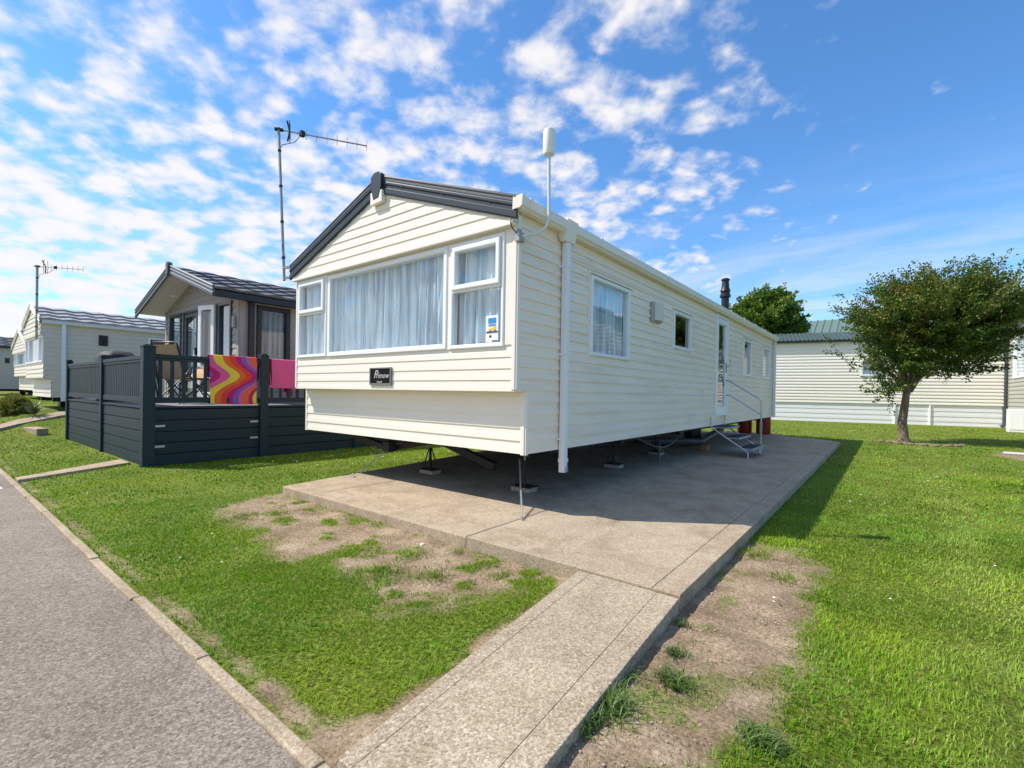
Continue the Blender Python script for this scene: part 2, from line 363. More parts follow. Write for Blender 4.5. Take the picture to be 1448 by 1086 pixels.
# ------------------------------------------------------------------ ground sheet
def ground_mat():
    m_ = bpy.data.materials.new('lawn_ground'); m_.use_nodes = True; nt = m_.node_tree; N = nt.nodes; L = nt.links; b = N['Principled BSDF']
    b.inputs['Roughness'].default_value = .95; b.inputs['Specular IOR Level'].default_value = .15
    tc = N.new('ShaderNodeTexCoord'); at = N.new('ShaderNodeAttribute'); at.attribute_name = 'soil'
    def noise(s, d=8, r=.6):
        n = N.new('ShaderNodeTexNoise'); n.inputs['Scale'].default_value = s; n.inputs['Detail'].default_value = d; n.inputs['Roughness'].default_value = r; L.new(tc.outputs['Object'], n.inputs[0]); return n.outputs[0]
    def ramp(f, *st):
        r = N.new('ShaderNodeValToRGB'); L.new(f, r.inputs[0]); e = r.color_ramp.elements
        while len(e) < len(st): e.new(.5)
        for i, (p, c) in enumerate(st): e[i].position = p; e[i].color = (*c, 1)
        return r.outputs[0]
    g1 = ramp(noise(1.1), (.3, (.11, .15, .02)), (.52, (.15, .19, .028)), (.75, (.21, .23, .045)))
    g2 = ramp(noise(45, 5), (.35, (.30, .32, .30)), (.65, (1.5, 1.45, 1.4)))
    gm = N.new('ShaderNodeMix'); gm.data_type = 'RGBA'; gm.blend_type = 'MULTIPLY'; gm.inputs[0].default_value = .9; L.new(g1, gm.inputs[6]); L.new(g2, gm.inputs[7])
    s1 = ramp(noise(3.5), (.3, (.20, .145, .09)), (.48, (.32, .24, .16)), (.68, (.46, .36, .25)))
    s2 = ramp(noise(70, 6), (.3, (.5, .47, .45)), (.7, (1.28, 1.28, 1.28)))
    sm = N.new('ShaderNodeMix'); sm.data_type = 'RGBA'; sm.blend_type = 'MULTIPLY'; sm.inputs[0].default_value = 1; L.new(s1, sm.inputs[6]); L.new(s2, sm.inputs[7])
    mx = N.new('ShaderNodeMix'); mx.data_type = 'RGBA'; L.new(at.outputs['Fac'], mx.inputs[0]); L.new(gm.outputs[2], mx.inputs[6]); L.new(sm.outputs[2], mx.inputs[7]); L.new(mx.outputs[2], b.inputs['Base Color'])
    bp = N.new('ShaderNodeBump'); bp.inputs['Strength'].default_value = 1.0; bp.inputs['Distance'].default_value = .015; L.new(noise(32, 8, .7), bp.inputs['Height']); L.new(bp.outputs[0], b.inputs['Normal'])
    return m_
def ground():
    xs = np.concatenate([[-3000, -800, -250, -110], np.arange(-60, -16, 2.0), np.arange(-16, -5, .35), np.arange(-5, 4.6, .035), np.arange(4.6, 12, .4), np.arange(12, 60, 4), [110, 250, 800, 3000]])
    ys = np.concatenate([[-3000, -800, -250, -100, -40, -15, -8, -4], np.arange(-2.9, 1.4, .035), np.arange(1.4, 9, .3), np.arange(9, 14, .12), np.arange(14, 60, 2), [110, 250, 800, 3000]])
    X, Y = np.meshgrid(xs, ys); S = soil(X, Y)
    Z = terrain(X, Y)+np.where(S > .05, (fbm(X*5, Y*5, 40)-.5)*.034*S+(fbm(X*14, Y*14, 41)-.5)*.020*S, 0)
    n0, n1 = X.shape; me = bpy.data.meshes.new('lawn')
    co = np.stack([X, Y, Z], -1).reshape(-1, 3)
    i = np.arange(n0*n1).reshape(n0, n1); F = np.stack([i[:-1, :-1], i[:-1, 1:], i[1:, 1:], i[1:, :-1]], -1).reshape(-1, 4)
    me.vertices.add(len(co)); me.vertices.foreach_set('co', co.ravel().astype('f'))
    me.loops.add(F.size); me.loops.foreach_set('vertex_index', F.ravel().astype('i'))
    me.polygons.add(len(F)); me.polygons.foreach_set('loop_start', (np.arange(len(F))*4).astype('i')); me.polygons.foreach_set('use_smooth', np.ones(len(F), bool))
    me.update(calc_edges=True)
    a = me.attributes.new('soil', 'FLOAT', 'POINT'); a.data.foreach_set('value', S.ravel().astype('f'))
    me.materials.append(ground_mat())
    o = bpy.data.objects.new('lawn', me); COL.objects.link(o); tag(o, kind='structure')
ground()

def aggregate_mat(name, c0, c1, c2, scale=60, bump=.8, patch=1.2, stain_shade=.62, crack=.22):  # real stains; default strength also deepens the slab's too light shade
    m_ = bpy.data.materials.new(name); m_.use_nodes = True; nt = m_.node_tree; N = nt.nodes; L = nt.links; b = N['Principled BSDF']
    b.inputs['Roughness'].default_value = .88; b.inputs['Specular IOR Level'].default_value = .25
    tc = N.new('ShaderNodeTexCoord')
    def noise(s, d=6, r=.6, dist=0):
        n = N.new('ShaderNodeTexNoise'); n.inputs['Scale'].default_value = s; n.inputs['Detail'].default_value = d; n.inputs['Roughness'].default_value = r; n.inputs['Distortion'].default_value = dist; L.new(tc.outputs['Object'], n.inputs[0]); return n.outputs[0]
    v = N.new('ShaderNodeTexVoronoi'); v.inputs['Scale'].default_value = scale; L.new(tc.outputs['Object'], v.inputs[0])
    fine = noise(scale*.8, 4, .7, 1.6)
    ml = N.new('ShaderNodeMath'); ml.operation = 'MULTIPLY_ADD'; L.new(fine, ml.inputs[0]); ml.inputs[1].default_value = .75
    h2 = N.new('ShaderNodeMath'); h2.operation = 'MULTIPLY'; L.new(v.outputs['Color'], h2.inputs[0]); h2.inputs[1].default_value = .25; L.new(h2.outputs[0], ml.inputs[2])
    r = N.new('ShaderNodeValToRGB'); L.new(ml.outputs[0], r.inputs[0]); e = r.color_ramp.elements; e.new(.5)
    for i, (p, c) in enumerate(((.32, c0), (.5, c1), (.68, c2))): e[i].position = p; e[i].color = (*c, 1)
    big = N.new('ShaderNodeValToRGB'); L.new(noise(patch, 8, .65), big.inputs[0]); e = big.color_ramp.elements; e[0].position = .3; e[0].color = (.80, .78, .76, 1); e[1].position = .72; e[1].color = (1.14, 1.13, 1.12, 1)
    mx = N.new('ShaderNodeMix'); mx.data_type = 'RGBA'; mx.blend_type = 'MULTIPLY'; mx.inputs[0].default_value = 1; L.new(r.outputs[0], mx.inputs[6]); L.new(big.outputs[0], mx.inputs[7])
    st = N.new('ShaderNodeMapRange'); st.inputs[1].default_value = .47; st.inputs[2].default_value = .64; st.inputs[4].default_value = stain_shade; L.new(noise(2.6, 10, .72, .6), st.inputs[0])
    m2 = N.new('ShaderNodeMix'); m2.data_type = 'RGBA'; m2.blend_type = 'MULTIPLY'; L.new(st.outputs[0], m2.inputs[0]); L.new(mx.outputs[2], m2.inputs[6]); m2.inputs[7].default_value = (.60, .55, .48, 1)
    dv = N.new('ShaderNodeVectorMath'); dv.operation = 'MULTIPLY_ADD'; dn = N.new('ShaderNodeTexNoise'); dn.inputs['Scale'].default_value = 2.5; dn.inputs['Detail'].default_value = 6; L.new(tc.outputs['Object'], dn.inputs[0])
    L.new(dn.outputs['Color'], dv.inputs[0]); dv.inputs[1].default_value = (.7, .7, .7); L.new(tc.outputs['Object'], dv.inputs[2])
    ck = N.new('ShaderNodeTexVoronoi'); ck.feature = 'DISTANCE_TO_EDGE'; ck.inputs['Scale'].default_value = .55; L.new(dv.outputs[0], ck.inputs['Vector'])
    cr = N.new('ShaderNodeMapRange'); cr.inputs[1].default_value = .0015; cr.inputs[2].default_value = .005; cr.inputs[3].default_value = crack; cr.inputs[4].default_value = 0; L.new(ck.outputs['Distance'], cr.inputs[0])
    m3 = N.new('ShaderNodeMix'); m3.data_type = 'RGBA'; L.new(cr.outputs[0], m3.inputs[0]); L.new(m2.outputs[2], m3.inputs[6]); m3.inputs[7].default_value = (.10, .08, .06, 1)
    wp = N.new('ShaderNodeMapRange'); wp.inputs[1].default_value = .60; wp.inputs[2].default_value = .74; wp.inputs[4].default_value = stain_shade*.7; L.new(noise(3.4, 10, .72, .8), wp.inputs[0])
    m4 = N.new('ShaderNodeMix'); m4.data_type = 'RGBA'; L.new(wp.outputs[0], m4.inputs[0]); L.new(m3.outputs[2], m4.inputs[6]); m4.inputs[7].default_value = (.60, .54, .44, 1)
    L.new(m4.outputs[2], b.inputs['Base Color'])
    bp = N.new('ShaderNodeBump'); bp.inputs['Strength'].default_value = bump; bp.inputs['Distance'].default_value = .004; L.new(ml.outputs[0], bp.inputs['Height']); L.new(bp.outputs[0], b.inputs['Normal'])
    return m_
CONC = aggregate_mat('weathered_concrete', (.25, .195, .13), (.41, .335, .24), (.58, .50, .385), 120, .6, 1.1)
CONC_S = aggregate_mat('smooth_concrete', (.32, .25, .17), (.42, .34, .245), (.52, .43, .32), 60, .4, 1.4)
PATHC = aggregate_mat('pebbled_concrete', (.20, .155, .10), (.40, .33, .24), (.64, .56, .44), 125, .9, 1.0, .4, 0)
ROADM = aggregate_mat('worn_asphalt', (.11, .09, .072), (.25, .213, .178), (.45, .395, .335), 115, 1.0, .45, .30, 0)

def block(mb, poly, z0, z1, c=.012):
    """convex block with chamfered upper edge"""
    n = len(poly); cx = sum(p[0] for p in poly)/n; cy = sum(p[1] for p in poly)/n
    A = sum(poly[i][0]*poly[(i+1) % n][1]-poly[(i+1) % n][0]*poly[i][1] for i in range(n))
    if A < 0: poly = poly[::-1]
    def inset(d):
        out = []
        for i in range(n):
            p0 = Vector(poly[i-1]); p = Vector(poly[i]); p1 = Vector(poly[(i+1) % n]); a = (p-p0).normalized(); b = (p1-p).normalized()
            na = Vector((-a.y, a.x)); nb = Vector((-b.y, b.x)); bis = (na+nb); bis /= max(.3, bis.dot(na)); out.append(p+bis*d)
        return out
    i1 = inset(c*.35); i2 = inset(c)
    vs = [(p[0], p[1], z0) for p in poly]+[(p[0], p[1], z1-c) for p in poly]+[(p[0], p[1], z1-c*.3) for p in i1]+[(p[0], p[1], z1) for p in i2]
    fs = [(k*n+i, k*n+(i+1) % n, (k+1)*n+(i+1) % n, (k+1)*n+i) for k in range(3) for i in range(n)]+[tuple(range(3*n, 4*n))]
    mb.add(vs, fs)
def gap(poly, g=.004):
    n = len(poly); cx = sum(p[0] for p in poly)/n; cy = sum(p[1] for p in poly)/n
    return [(p[0]+(g if p[0] < cx else -g), p[1]+(g if p[1] < cy else -g)) for p in poly]
GAP = .005; H = .09
mb = MB()
xl = lambda y: -2.68-(y+.81)*.15 if y < 5.4 else -3.6
ysp = [-.81, 2.6, 5.6, 8.6, 11.4]
for ya, yb in zip(ysp[:-1], ysp[1:]):
    block(mb, [(xl(ya), ya), (-2.06-GAP, ya), (-2.06-GAP-.02, yb-GAP), (xl(yb), yb-GAP)], -.05, H-.002)
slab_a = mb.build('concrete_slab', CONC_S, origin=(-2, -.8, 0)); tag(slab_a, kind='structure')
mb = MB()
for ya, yb in ((-.815, 3.6), (3.6, 7.6), (7.6, 11.4)):
    block(mb, [(-2.06+GAP, ya), (.09-GAP, ya), (.09-GAP, yb-GAP), (-2.06+GAP, yb-GAP)], -.05, H)
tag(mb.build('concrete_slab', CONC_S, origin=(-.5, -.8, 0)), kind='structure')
mb = MB()
for ya, yb in ((-.82, 1.9), (1.9, 5.0), (5.0, 8.0), (8.0, 10.6)):
    block(mb, [(.09+GAP, ya), (1.50-.001, ya), (1.48-.001, yb-GAP*.4), (.09+GAP, yb-GAP*.4)], -.05, H, .0035)
    block(mb, [(1.50+.001, ya), (1.655-.004*(ya+.82), ya), (1.655-.004*(yb+.82), yb-GAP*.4), (1.48+.001, yb-GAP*.4)], -.05, H, .0045)
block(mb, [(.09+GAP, 10.6), (1.61, 10.6), (.98, 11.3), (.09+GAP, 11.4)], -.05, H)
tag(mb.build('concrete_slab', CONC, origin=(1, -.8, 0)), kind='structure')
mb = MB()
def lerp(a, b, t): return (a[0]+(b[0]-a[0])*t, a[1]+(b[1]-a[1])*t)
for f0, f1, c in ((0, .13, .004), (.13, .80, .002), (.80, 1, .004)):
    L0, R0, R1, L1 = PATH[0], PATH[1], PATH[2], PATH[3]
    e = .0006
    block(mb, [lerp(L0, R0, f0+(e if f0 else 0)), lerp(L0, R0, f1-(e if f1 < 1 else 0)), lerp(L1, R1, f1-(e if f1 < 1 else 0)), lerp(L1, R1, f0+(e if f0 else 0))], -.05, .078, c)
tag(mb.build('concrete_path', PATHC, origin=(1.4, -1.7, 0)), kind='structure')
# road, edging
mb = MB()
n = 60
vs = []; fs = []
mb.add([(-300, -9.5, .004), (300, -9.5, .004), (300, -2.61, .004), (-300, -2.61, .004)], [(0, 1, 2, 3)])
tag(mb.build('road', ROADM), kind='structure')
mb = MB(); x = -40.0; rg = random.Random(3)
while x < 30:
    l = .915; dy = rg.uniform(-.006, .006); dz = rg.uniform(-.005, .004)
    block(mb, [(x+.004, -2.615+dy), (x+l-.004, -2.615+dy+rg.uniform(-.004, .004)), (x+l-.004, -2.565+dy), (x+.004, -2.565+dy)], -.05, .022+dz, .008)
    x += l
tag(mb.build('kerb_edging', CONC), kind='structure')
mb = MB(); mb.add([(-5.75, -2.95, .008), (-5.05, -2.95, .008), (-5.12, -2.70, .008), (-5.35, -2.72, .008), (-5.7, -2.80, .008)], [(0, 1, 2, 3, 4)])
tag(mb.build('road_marking', mat('road_paint', (.75, .75, .72), .6, var=.1, vscale=30)), kind='structure')
mb = MB(); block(mb, [(-5.72, -2.55), (-5.50, -2.55), (-6.25, -1.32), (-6.75, -1.32)], -.05, .035, .01)
tag(mb.build('concrete_path', CONC_S, origin=(-6, -2, 0)), kind='structure')
mb = MB()
pp = [(-13.0, -2.55), (-13.5, -1.75), (-14.1, -.95), (-14.6, -.1)]
for a, b in zip(pp[:-1], pp[1:]):
    q = [(a[0]-.25, a[1]), (a[0]+.2, a[1]), (b[0]+.2, b[1]), (b[0]-.25, b[1])]
    z = [float(terrain(np.array(p[0]), np.array(p[1]))) for p in q]
    mb.add([(p[0], p[1], zz+.05) for p, zz in zip(q, z)]+[(p[0], p[1], zz-.1) for p, zz in zip(q, z)], [(0, 1, 2, 3), (0, 1, 5, 4), (1, 2, 6, 5), (2, 3, 7, 6), (3, 0, 4, 7)])
tag(mb.build('concrete_path', CONC_S, origin=(-13, -2, 0)), kind='structure')

# ------------------------------------------------------------------ grass blades
def in_poly(x, y, poly): return sdf(x, y, poly) < 0
def grass_mat():
    m_ = bpy.data.materials.new('grass_blades'); m_.use_nodes = True; nt = m_.node_tree; N = nt.nodes; L = nt.links; b = N['Principled BSDF']
    at = N.new('ShaderNodeAttribute'); at.attribute_name = 'tint'; L.new(at.outputs['Color'], b.inputs['Base Color']); b.inputs['Roughness'].default_value = .5; b.inputs['Specular IOR Level'].default_value = .3
    t = N.new('ShaderNodeBsdfTranslucent'); L.new(at.outputs['Color'], t.inputs[0]); ms = N.new('ShaderNodeMixShader'); ms.inputs[0].default_value = .35
    L.new(b.outputs[0], ms.inputs[1]); L.new(t.outputs[0], ms.inputs[2]); L.new(ms.outputs[0], N['Material Output'].inputs[0]); return m_
def grass():
    X = []; Y = []; W = []; Hh = []
    cx, cy = CAM.x, CAM.y
    # rings of distance from the camera, density falls with distance
    rings = [(0.6, 2.0, 15000, .0034), (2.0, 3.5, 10000, .0042), (3.5, 6, 4600, .006), (6, 10, 1100, .012), (10, 17, 330, .02), (17, 30, 75, .035)]
    for r0, r1, den, w in rings:
        a0, a1 = rad(-88), rad(14); area = (a1-a0)/2*(r1*r1-r0*r0); k = int(area*den)
        r_ = np.sqrt(RNG.uniform(r0*r0, r1*r1, k)); a = RNG.uniform(a0, a1, k)
        x = cx+r_*np.sin(a); y = cy+r_*np.cos(a)
        X.append(x); Y.append(y); W.append(np.full(k, w)); Hh.append(np.full(k, 1.0))
    # long tufts
    for tx, ty, tr, kk, hh in ((1.87, -1.50, .055, 240, 1.9), (1.73, -1.80, .07, 380, 2.0), (1.70, -1.95, .06, 280, 2.1), (2.19, -1.64, .06, 330, 1.7), (1.80, -1.28, .04, 120, 1.6), (1.71, -.95, .03, 70, 1.5), (1.68, -1.6, .05, 160, 1.7),
                               (.30, -1.33, .10, 260, 1.5), (-.10, -1.18, .10, 240, 1.5), (-1.9, -1.25, .08, 160, 1.2), (.62, -1.05, .07, 130, 1.4), (-.42, -1.34, .12, 280, 1.4), (-2.2, -1.1, .10, 170, 1.1), (.02, -1.48, .1, 240, 1.5), (1.75, .45, .12, 300, 1.7), (1.9, .95, .15, 500, 1.8), (2.0, .1, .1, 150, 1.5), (-2.0, -1.48, .12, 230, 1.2), (-1.55, -1.38, .1, 160, 1.2), (.45, -.95, .06, 90, 1.2), (-1.2, -.92, .05, 60, 1.0), (.1, -.90, .05, 80, 1.2)):
        X.append(RNG.normal(tx, tr*.6, kk)); Y.append(RNG.normal(ty, tr*.6, kk)); W.append(np.full(kk, .005)); Hh.append(np.full(kk, -hh))
    x = np.concatenate(X); y = np.concatenate(Y); w = np.concatenate(W); hh = np.concatenate(Hh)
    keep = (y > -2.545-.03*(fbm(x*4, y*4, 71) > .5))
    near = (x > -9) & (y < 16)
    s = soil(x, y); tuft = hh < 0
    keep &= tuft | (RNG.random(len(x)) > s*.972)
    keep &= ~in_poly(x, y, SLAB); keep &= ~in_poly(x, y, PATH)
    keep &= ~in_poly(x, y, [(-5.72, -2.55), (-5.50, -2.55), (-6.25, -1.32), (-6.75, -1.32)])
    keep &= ~((x > -11.2) & (x < -5.8) & (y > -1.28))
    keep &= ~in_poly(x, y, [(-13.3, -2.6), (-12.8, -2.6), (-14.3, -.1), (-14.9, -.1)])
    keep &= ~((x < -14.7) & (x > -18.6) & (y > -1.2)); keep &= (y < 24)
    x, y, w, hh, s, tuft = [a[keep] for a in (x, y, w, hh, s, tuft)]
    n = len(x)
    dist = np.hypot(x-cx, y-cy)
    clump = fbm(x*3.2, y*3.2, 51); big = fbm(x*.7, y*.7, 77)
    base = .017+.018*clump+.007*RNG.random(n)
    # mown stripe runs away to the right of the slab
    ht = np.where(tuft, base*(-hh)*1.0, base)*np.clip(1-.35*s*(~tuft), .4, 1); ht *= RNG.uniform(.55, 1.15, n)
    edge = np.clip(1.0+(fbm(x*1.5, y*1.5, 60)-.5)*.9, .6, 1.5); ht *= edge
    ht *= np.where(dist > 6, np.clip(1.05, 0, 2), 1)
    ang = RNG.uniform(0, 2*math.pi, n); sw = fbm(x*2.1, y*2.1, 88)*4*math.pi
    ang = np.where(RNG.random(n) < .55, sw+RNG.normal(0, .7, n), ang)
    lean = np.where(tuft, RNG.uniform(.3, 1.5, n), RNG.uniform(.15, 1.0, n))
    dx = np.cos(ang); dy = np.sin(ang); pxv = -dy; pyv = dx
    z = terrain(x, y)
    P0 = np.stack([x, y, z-.004], -1); D = np.stack([dx, dy, 0*dx], -1); S_ = np.stack([pxv, pyv, 0*dx], -1)
    wv = (w*RNG.uniform(.6, 1.2, n))[:, None]*.5
    up = np.array([0, 0, 1.0])
    m1 = P0+up*(ht*.55)[:, None]+D*(ht*lean*.25)[:, None]
    tp = P0+up*(ht*(1-.25*np.minimum(lean, 1.3)))[:, None]+D*(ht*lean*1.0)[:, None]
    V = np.stack([P0-S_*wv, P0+S_*wv, m1+S_*wv*.8, m1-S_*wv*.8, tp], 1).reshape(-1, 3)
    b = (np.arange(n)*5)[:, None]
    Q = (b+np.array([0, 1, 2, 3])); T = (b+np.array([3, 2, 4]))
    me = bpy.data.meshes.new('grass'); me.vertices.add(len(V)); me.vertices.foreach_set('co', V.ravel().astype('f'))
    idx = np.concatenate([Q, T], 1).ravel(); me.loops.add(len(idx)); me.loops.foreach_set('vertex_index', idx.astype('i'))
    st = np.stack([np.arange(n)*7, np.arange(n)*7+4], -1).ravel(); me.polygons.add(2*n); me.polygons.foreach_set('loop_start', st.astype('i'))
    me.update(calc_edges=True)
    # colours of the blades themselves
    yel = np.clip((fbm(x*1.3, y*1.3, 5)-.40)*2.6, 0, 1)[:, None]
    stripe = np.exp(-((x-2.93-.02*y)/.22)**2)*(y > -1.8)*(x > 1.9); stripe2 = np.exp(-((x-2.35-.03*y)/.12)**2)*(y > 0)*(x > 1.9)*.5
    g0 = np.array([.135, .30, .009]); g1 = np.array([.27, .41, .014]); g2 = np.array([.36, .47, .09])
    colr = g0*(1-yel)+g1*yel
    colr = colr*(1-.5*stripe[:, None])+g2*.5*stripe[:, None]; colr = colr*(1-.4*stripe2[:, None])+g2*.4*stripe2[:, None]
    colr = colr*RNG.uniform(.7, 1.3, (n, 1))*np.array([1, 1, 1])*(1+RNG.normal(0, .06, (n, 3)))
    dry = (RNG.random(n) < (.035+.30*np.clip(s, 0, 1)+.35*(s > .8)*(~tuft)))
    colr[dry] = np.array([.34, .29, .13])*RNG.uniform(.7, 1.2, (dry.sum(), 1))
    dk = np.where(tuft & (x > 1.6) & (y < 0), 1, 0)[:, None]; colr = colr*(1-dk)+np.array([.13, .21, .05])*RNG.uniform(.7, 1.4, (n, 1))*dk
    cv = np.repeat(np.clip(colr, 0, 1), 5, 0); cv = np.concatenate([cv, np.ones((len(cv), 1))], 1)
    a = me.attributes.new('tint', 'FLOAT_COLOR', 'POINT'); a.data.foreach_set('color', cv.ravel().astype('f'))
    me.materials.append(grass_mat())
    o = bpy.data.objects.new('grass', me); COL.objects.link(o)
    tag(o, 'short mown green grass growing over the lawns around the caravans', 'grass', kind='stuff')
grass()
def scatter(name, label, cat, pts, fn, m_):
    mb = MB()
    for p in pts: fn(mb, p)
    tag(mb.build(name, m_), label, cat, kind='stuff')
rg = random.Random(5)
def daisy(mb, p):
    r = .006*(1+p[2]); n = 6; z = float(terrain(np.array(p[0]), np.array(p[1])))+.045
    mb.add([(p[0], p[1], z+.004)]+[(p[0]+r*math.cos(k*6.283/n), p[1]+r*math.sin(k*6.283/n), z) for k in range(n)], [(0, 1+k, 1+(k+1) % n) for k in range(n)])
pts = [(rg.uniform(2.0, 5.0), rg.uniform(-1.0, 12), rg.uniform(0, 1.4)) for _ in range(34)]+[(rg.uniform(-7, .5), rg.uniform(-2.3, -1.9+.0), rg.uniform(-.3, .5)) for _ in range(7)]+[(rg.uniform(-5.6, -3.8), rg.uniform(-1.0, 3.0), rg.uniform(0, 1.2)) for _ in range(45)]
scatter('daisies', 'tiny white daisies dotted through the lawn', 'flowers', pts, daisy, mat('daisy_petals', (.85, .85, .82), .6))
def pebble(mb, p):
    x, y, r = p; z = .004+float(terrain(np.array(x), np.array(y))); n = 6; a0 = rg.uniform(0, 6)
    ring = [(x+r*rg.uniform(.7, 1.2)*math.cos(a0+k*1.047), y+r*rg.uniform(.6, 1.1)*math.sin(a0+k*1.047), z) for k in range(n)]
    top = [(x+(q[0]-x)*.6, y+(q[1]-y)*.6, z+r*.55) for q in ring]
    mb.add(ring+top, [(k, (k+1) % n, n+(k+1) % n, n+k) for k in range(n)]+[tuple(range(n, 2*n))])
pts = []
while len(pts) < 1600:
    if rg.random() < .5: x, y = rg.uniform(-2.7, 1.0), rg.uniform(-1.8, -.83)
    else: x, y = rg.uniform(1.66, 2.25), rg.uniform(-2.4, .8)
    if float(soil(np.array([x]), np.array([y]))[0]) > .6 and not float(sdf(np.array([x]), np.array([y]), PATH)[0]) < 0: pts.append((x, y, rg.choice((.002, .002, .003, .003, .004, .006)) ))
scatter('pebbles', 'small pale pebbles scattered on the bare soil beside the slab', 'pebbles', pts, pebble, mat('pebble_stone', (.40, .32, .24), .8, var=.5, vscale=9))
for (x, y, r, lab) in ((-.20, -.98, .022, 'pale flint stone on the soil near the joint of the slab'), (2.02, -.35, .010, 'small white stone on bare soil right of the path')):
    s = MB(); s.lathe([(r*.6, 0), (r, r*.3), (r*.8, r*.7), (r*.3, r*.9)], (x, y, .0), 7); tag(s.build('stone', mat('white_stone', (.6, .56, .5), .8, var=.2), origin=(x, y, 0)), lab, 'stone')

# ------------------------------------------------------------------ main caravan
W_, LEN = 3.70, 11.4; ZB, ZM, ZG, ZE = .61, 1.175, 2.60, 2.79
cv = thing('static_caravan', 'large cream static caravan with dark grey gable trim standing on the concrete slab', 'caravan', (-1.85, 5, .09))
FU, FN = (1, 0), (0, -1); SU, SN = (0, 1), (1, 0)
FW = [(-3.64, -2.95, 1.56, 2.57), (-2.92, -.83, 1.555, 2.55), (-.79, -.12, 1.55, 2.545)]
YF = -.15
mb = MB()
siding(mb, (0, YF), FU, FN, ZM, ZG, lambda z: (-W_+.03, -.03), [(a-.0, b, c, d) for a, b, c, d in FW], .1, .0065, zbase=1.56)
mb.build('front_wall', CREAM, cv)
mb = MB(); siding(mb, (0, 0), FU, FN, ZB, ZM, lambda z: (-W_+.03, -.03), [], .113, .009, zbase=ZB); mb.build('lower_front_wall', CREAM, cv)
RZ = 3.40; slope = (RZ-2.74)/(W_/2)
def gx_(z): t = max(0, (z-2.70)/slope); return (-W_+.02+t, -.02-t)
mb = MB(); siding(mb, (0, -.20), FU, FN, ZG, RZ-.02, gx_, [], .1, .0075, zbase=ZG-.005); mb.build('gable_panel', CREAM, cv)
# trims of the front
mb = MB()
mb.box(-W_-.004, -W_+.034, YF-.012, 0.02, ZM, ZG-.002).box(-.034, .004, YF-.014, YF+.02, ZM, ZG-.002)
mb.box(-W_, 0, -.222, -.145, ZG-.03, ZG-.002)                # drip moulding below the gable
mb.box(-W_, -W_+.03, -.214, -.15, ZG, 2.71).box(-.035, .006, -.214, -.12, ZG+.001, 2.70)
mb.box(-W_+.001, .001, YF-.008, -.001, ZM-.016, ZM-.001)                # soffit of the step
mb.box(-W_-.003, -W_+.034, -.012, .03, ZB-.01, ZM-.018).box(-.036, .003, -.014, .02, ZB-.01, ZM-.018)
mb.box(-2.95, -2.918, YF-.010, YF+.005, 1.555, 2.56).box(-.83, -.79, YF-.010, YF+.005, 1.55, 2.55)
mb.box(-.118, -.036, YF-.0095, YF+.004, 1.563, ZG-.032).box(-W_+.036, -W_+.058, YF-.0095, YF+.004, 1.563, ZG-.032)
mb.build('corner_trim', CREAM_TRIM, cv, bevel=.002)
# right side wall
SW = [(1.11, 2.08, 1.56, 2.42), (3.58, 4.37, 1.84, 2.41), (5.80, 6.60, .78, 2.66), (7.87, 8.62, 1.60, 2.42), (9.88, 10.75, 1.61, 2.42)]
mb = MB()
siding(mb, (0, 0), SU, SN, ZM, 2.78, lambda z: (YF+.012, LEN), SW, .1, .011, zbase=ZM)
mb.build('side_wall', CREAM_SIDE, cv)
mb = MB(); siding(mb, (0, 0), SU, SN, ZB, ZM, lambda z: (.012, LEN), [(5.80, 6.60, .78, 2.66)], .113, .011, zbase=ZB); mb.build('side_wall', CREAM_SIDE, cv)
mb = MB(); siding(mb, (-W_, 0), SU, (-1, 0), ZB, 2.78, lambda z: (.0, LEN), [], .1, .008); mb.build('side_wall', CREAM_SIDE, cv)
mb = MB(); siding(mb, (0, LEN), FU, (0, 1), ZB, 2.75, lambda z: (-W_, 0), [], .1, .008)
siding(mb, (0, LEN), FU, (0, 1), 2.75, RZ-.02, gx_, [], .1, .008); mb.build('rear_wall', CREAM_SIDE, cv)
mb = MB(); mb.box(-W_+.01, -.01, .02, LEN-.02, ZB-.004, ZB+.05); mb.box(-W_+.02, -.005, YF+.03, .01, ZM+.001, ZM+.03)
mb.box(-W_+.03, -.03, YF+.03, LEN-.03, 2.66, 2.69); mb.box(-W_+.05, -.05, .62, .64, ZB+.05, 2.66); mb.box(-W_+.3, -.32, 1.0, 1.02, .7, 2.6); mb.build('floor', DARKIN, cv)
mb = MB(); mb.box(-.002, .019, YF-.006, YF+.030, ZM, 2.66).box(-.002, .019, -.006, .030, ZB-.008, ZM-.008)
mb.build('side_corner_trim', CREAM_TRIM, cv)
mb = MB(); mb.box(-.004, .013, YF+.031, LEN, ZM-.006, ZM+.001)
mb.box(.0, .018, .55, 10.9, 2.50, 2.507); mb.build('cladding_seam', CREAM_TRIM, cv)
# roof
mb = MB(); n = 38
for sgn in (0, 1):
    ys = np.linspace(-.23, LEN+.05, n)
    for a, b in zip(ys[:-1], ys[1:]):
        m_ = (a+b)/2
        for (p, q) in ((a, a+.04), (a+.04, b)):
            up_ = .012 if q-p < .05 else 0
            e = .05
            xe = e if sgn else -W_-e; ze = 2.765+up_; xr = -W_/2; zr = RZ+.045+up_
            vs = [(xe, p, ze), (xe, q, ze), (xr, q, zr), (xr, p, zr)]; vs += [(v[0], v[1], v[2]-.03) for v in vs]
            mb.add(vs, [(0, 1, 2, 3), (4, 7, 6, 5), (0, 4, 5, 1), (1, 5, 6, 2), (2, 6, 7, 3), (3, 7, 4, 0)])
mb.build('roof', SLATE_TILE, cv)
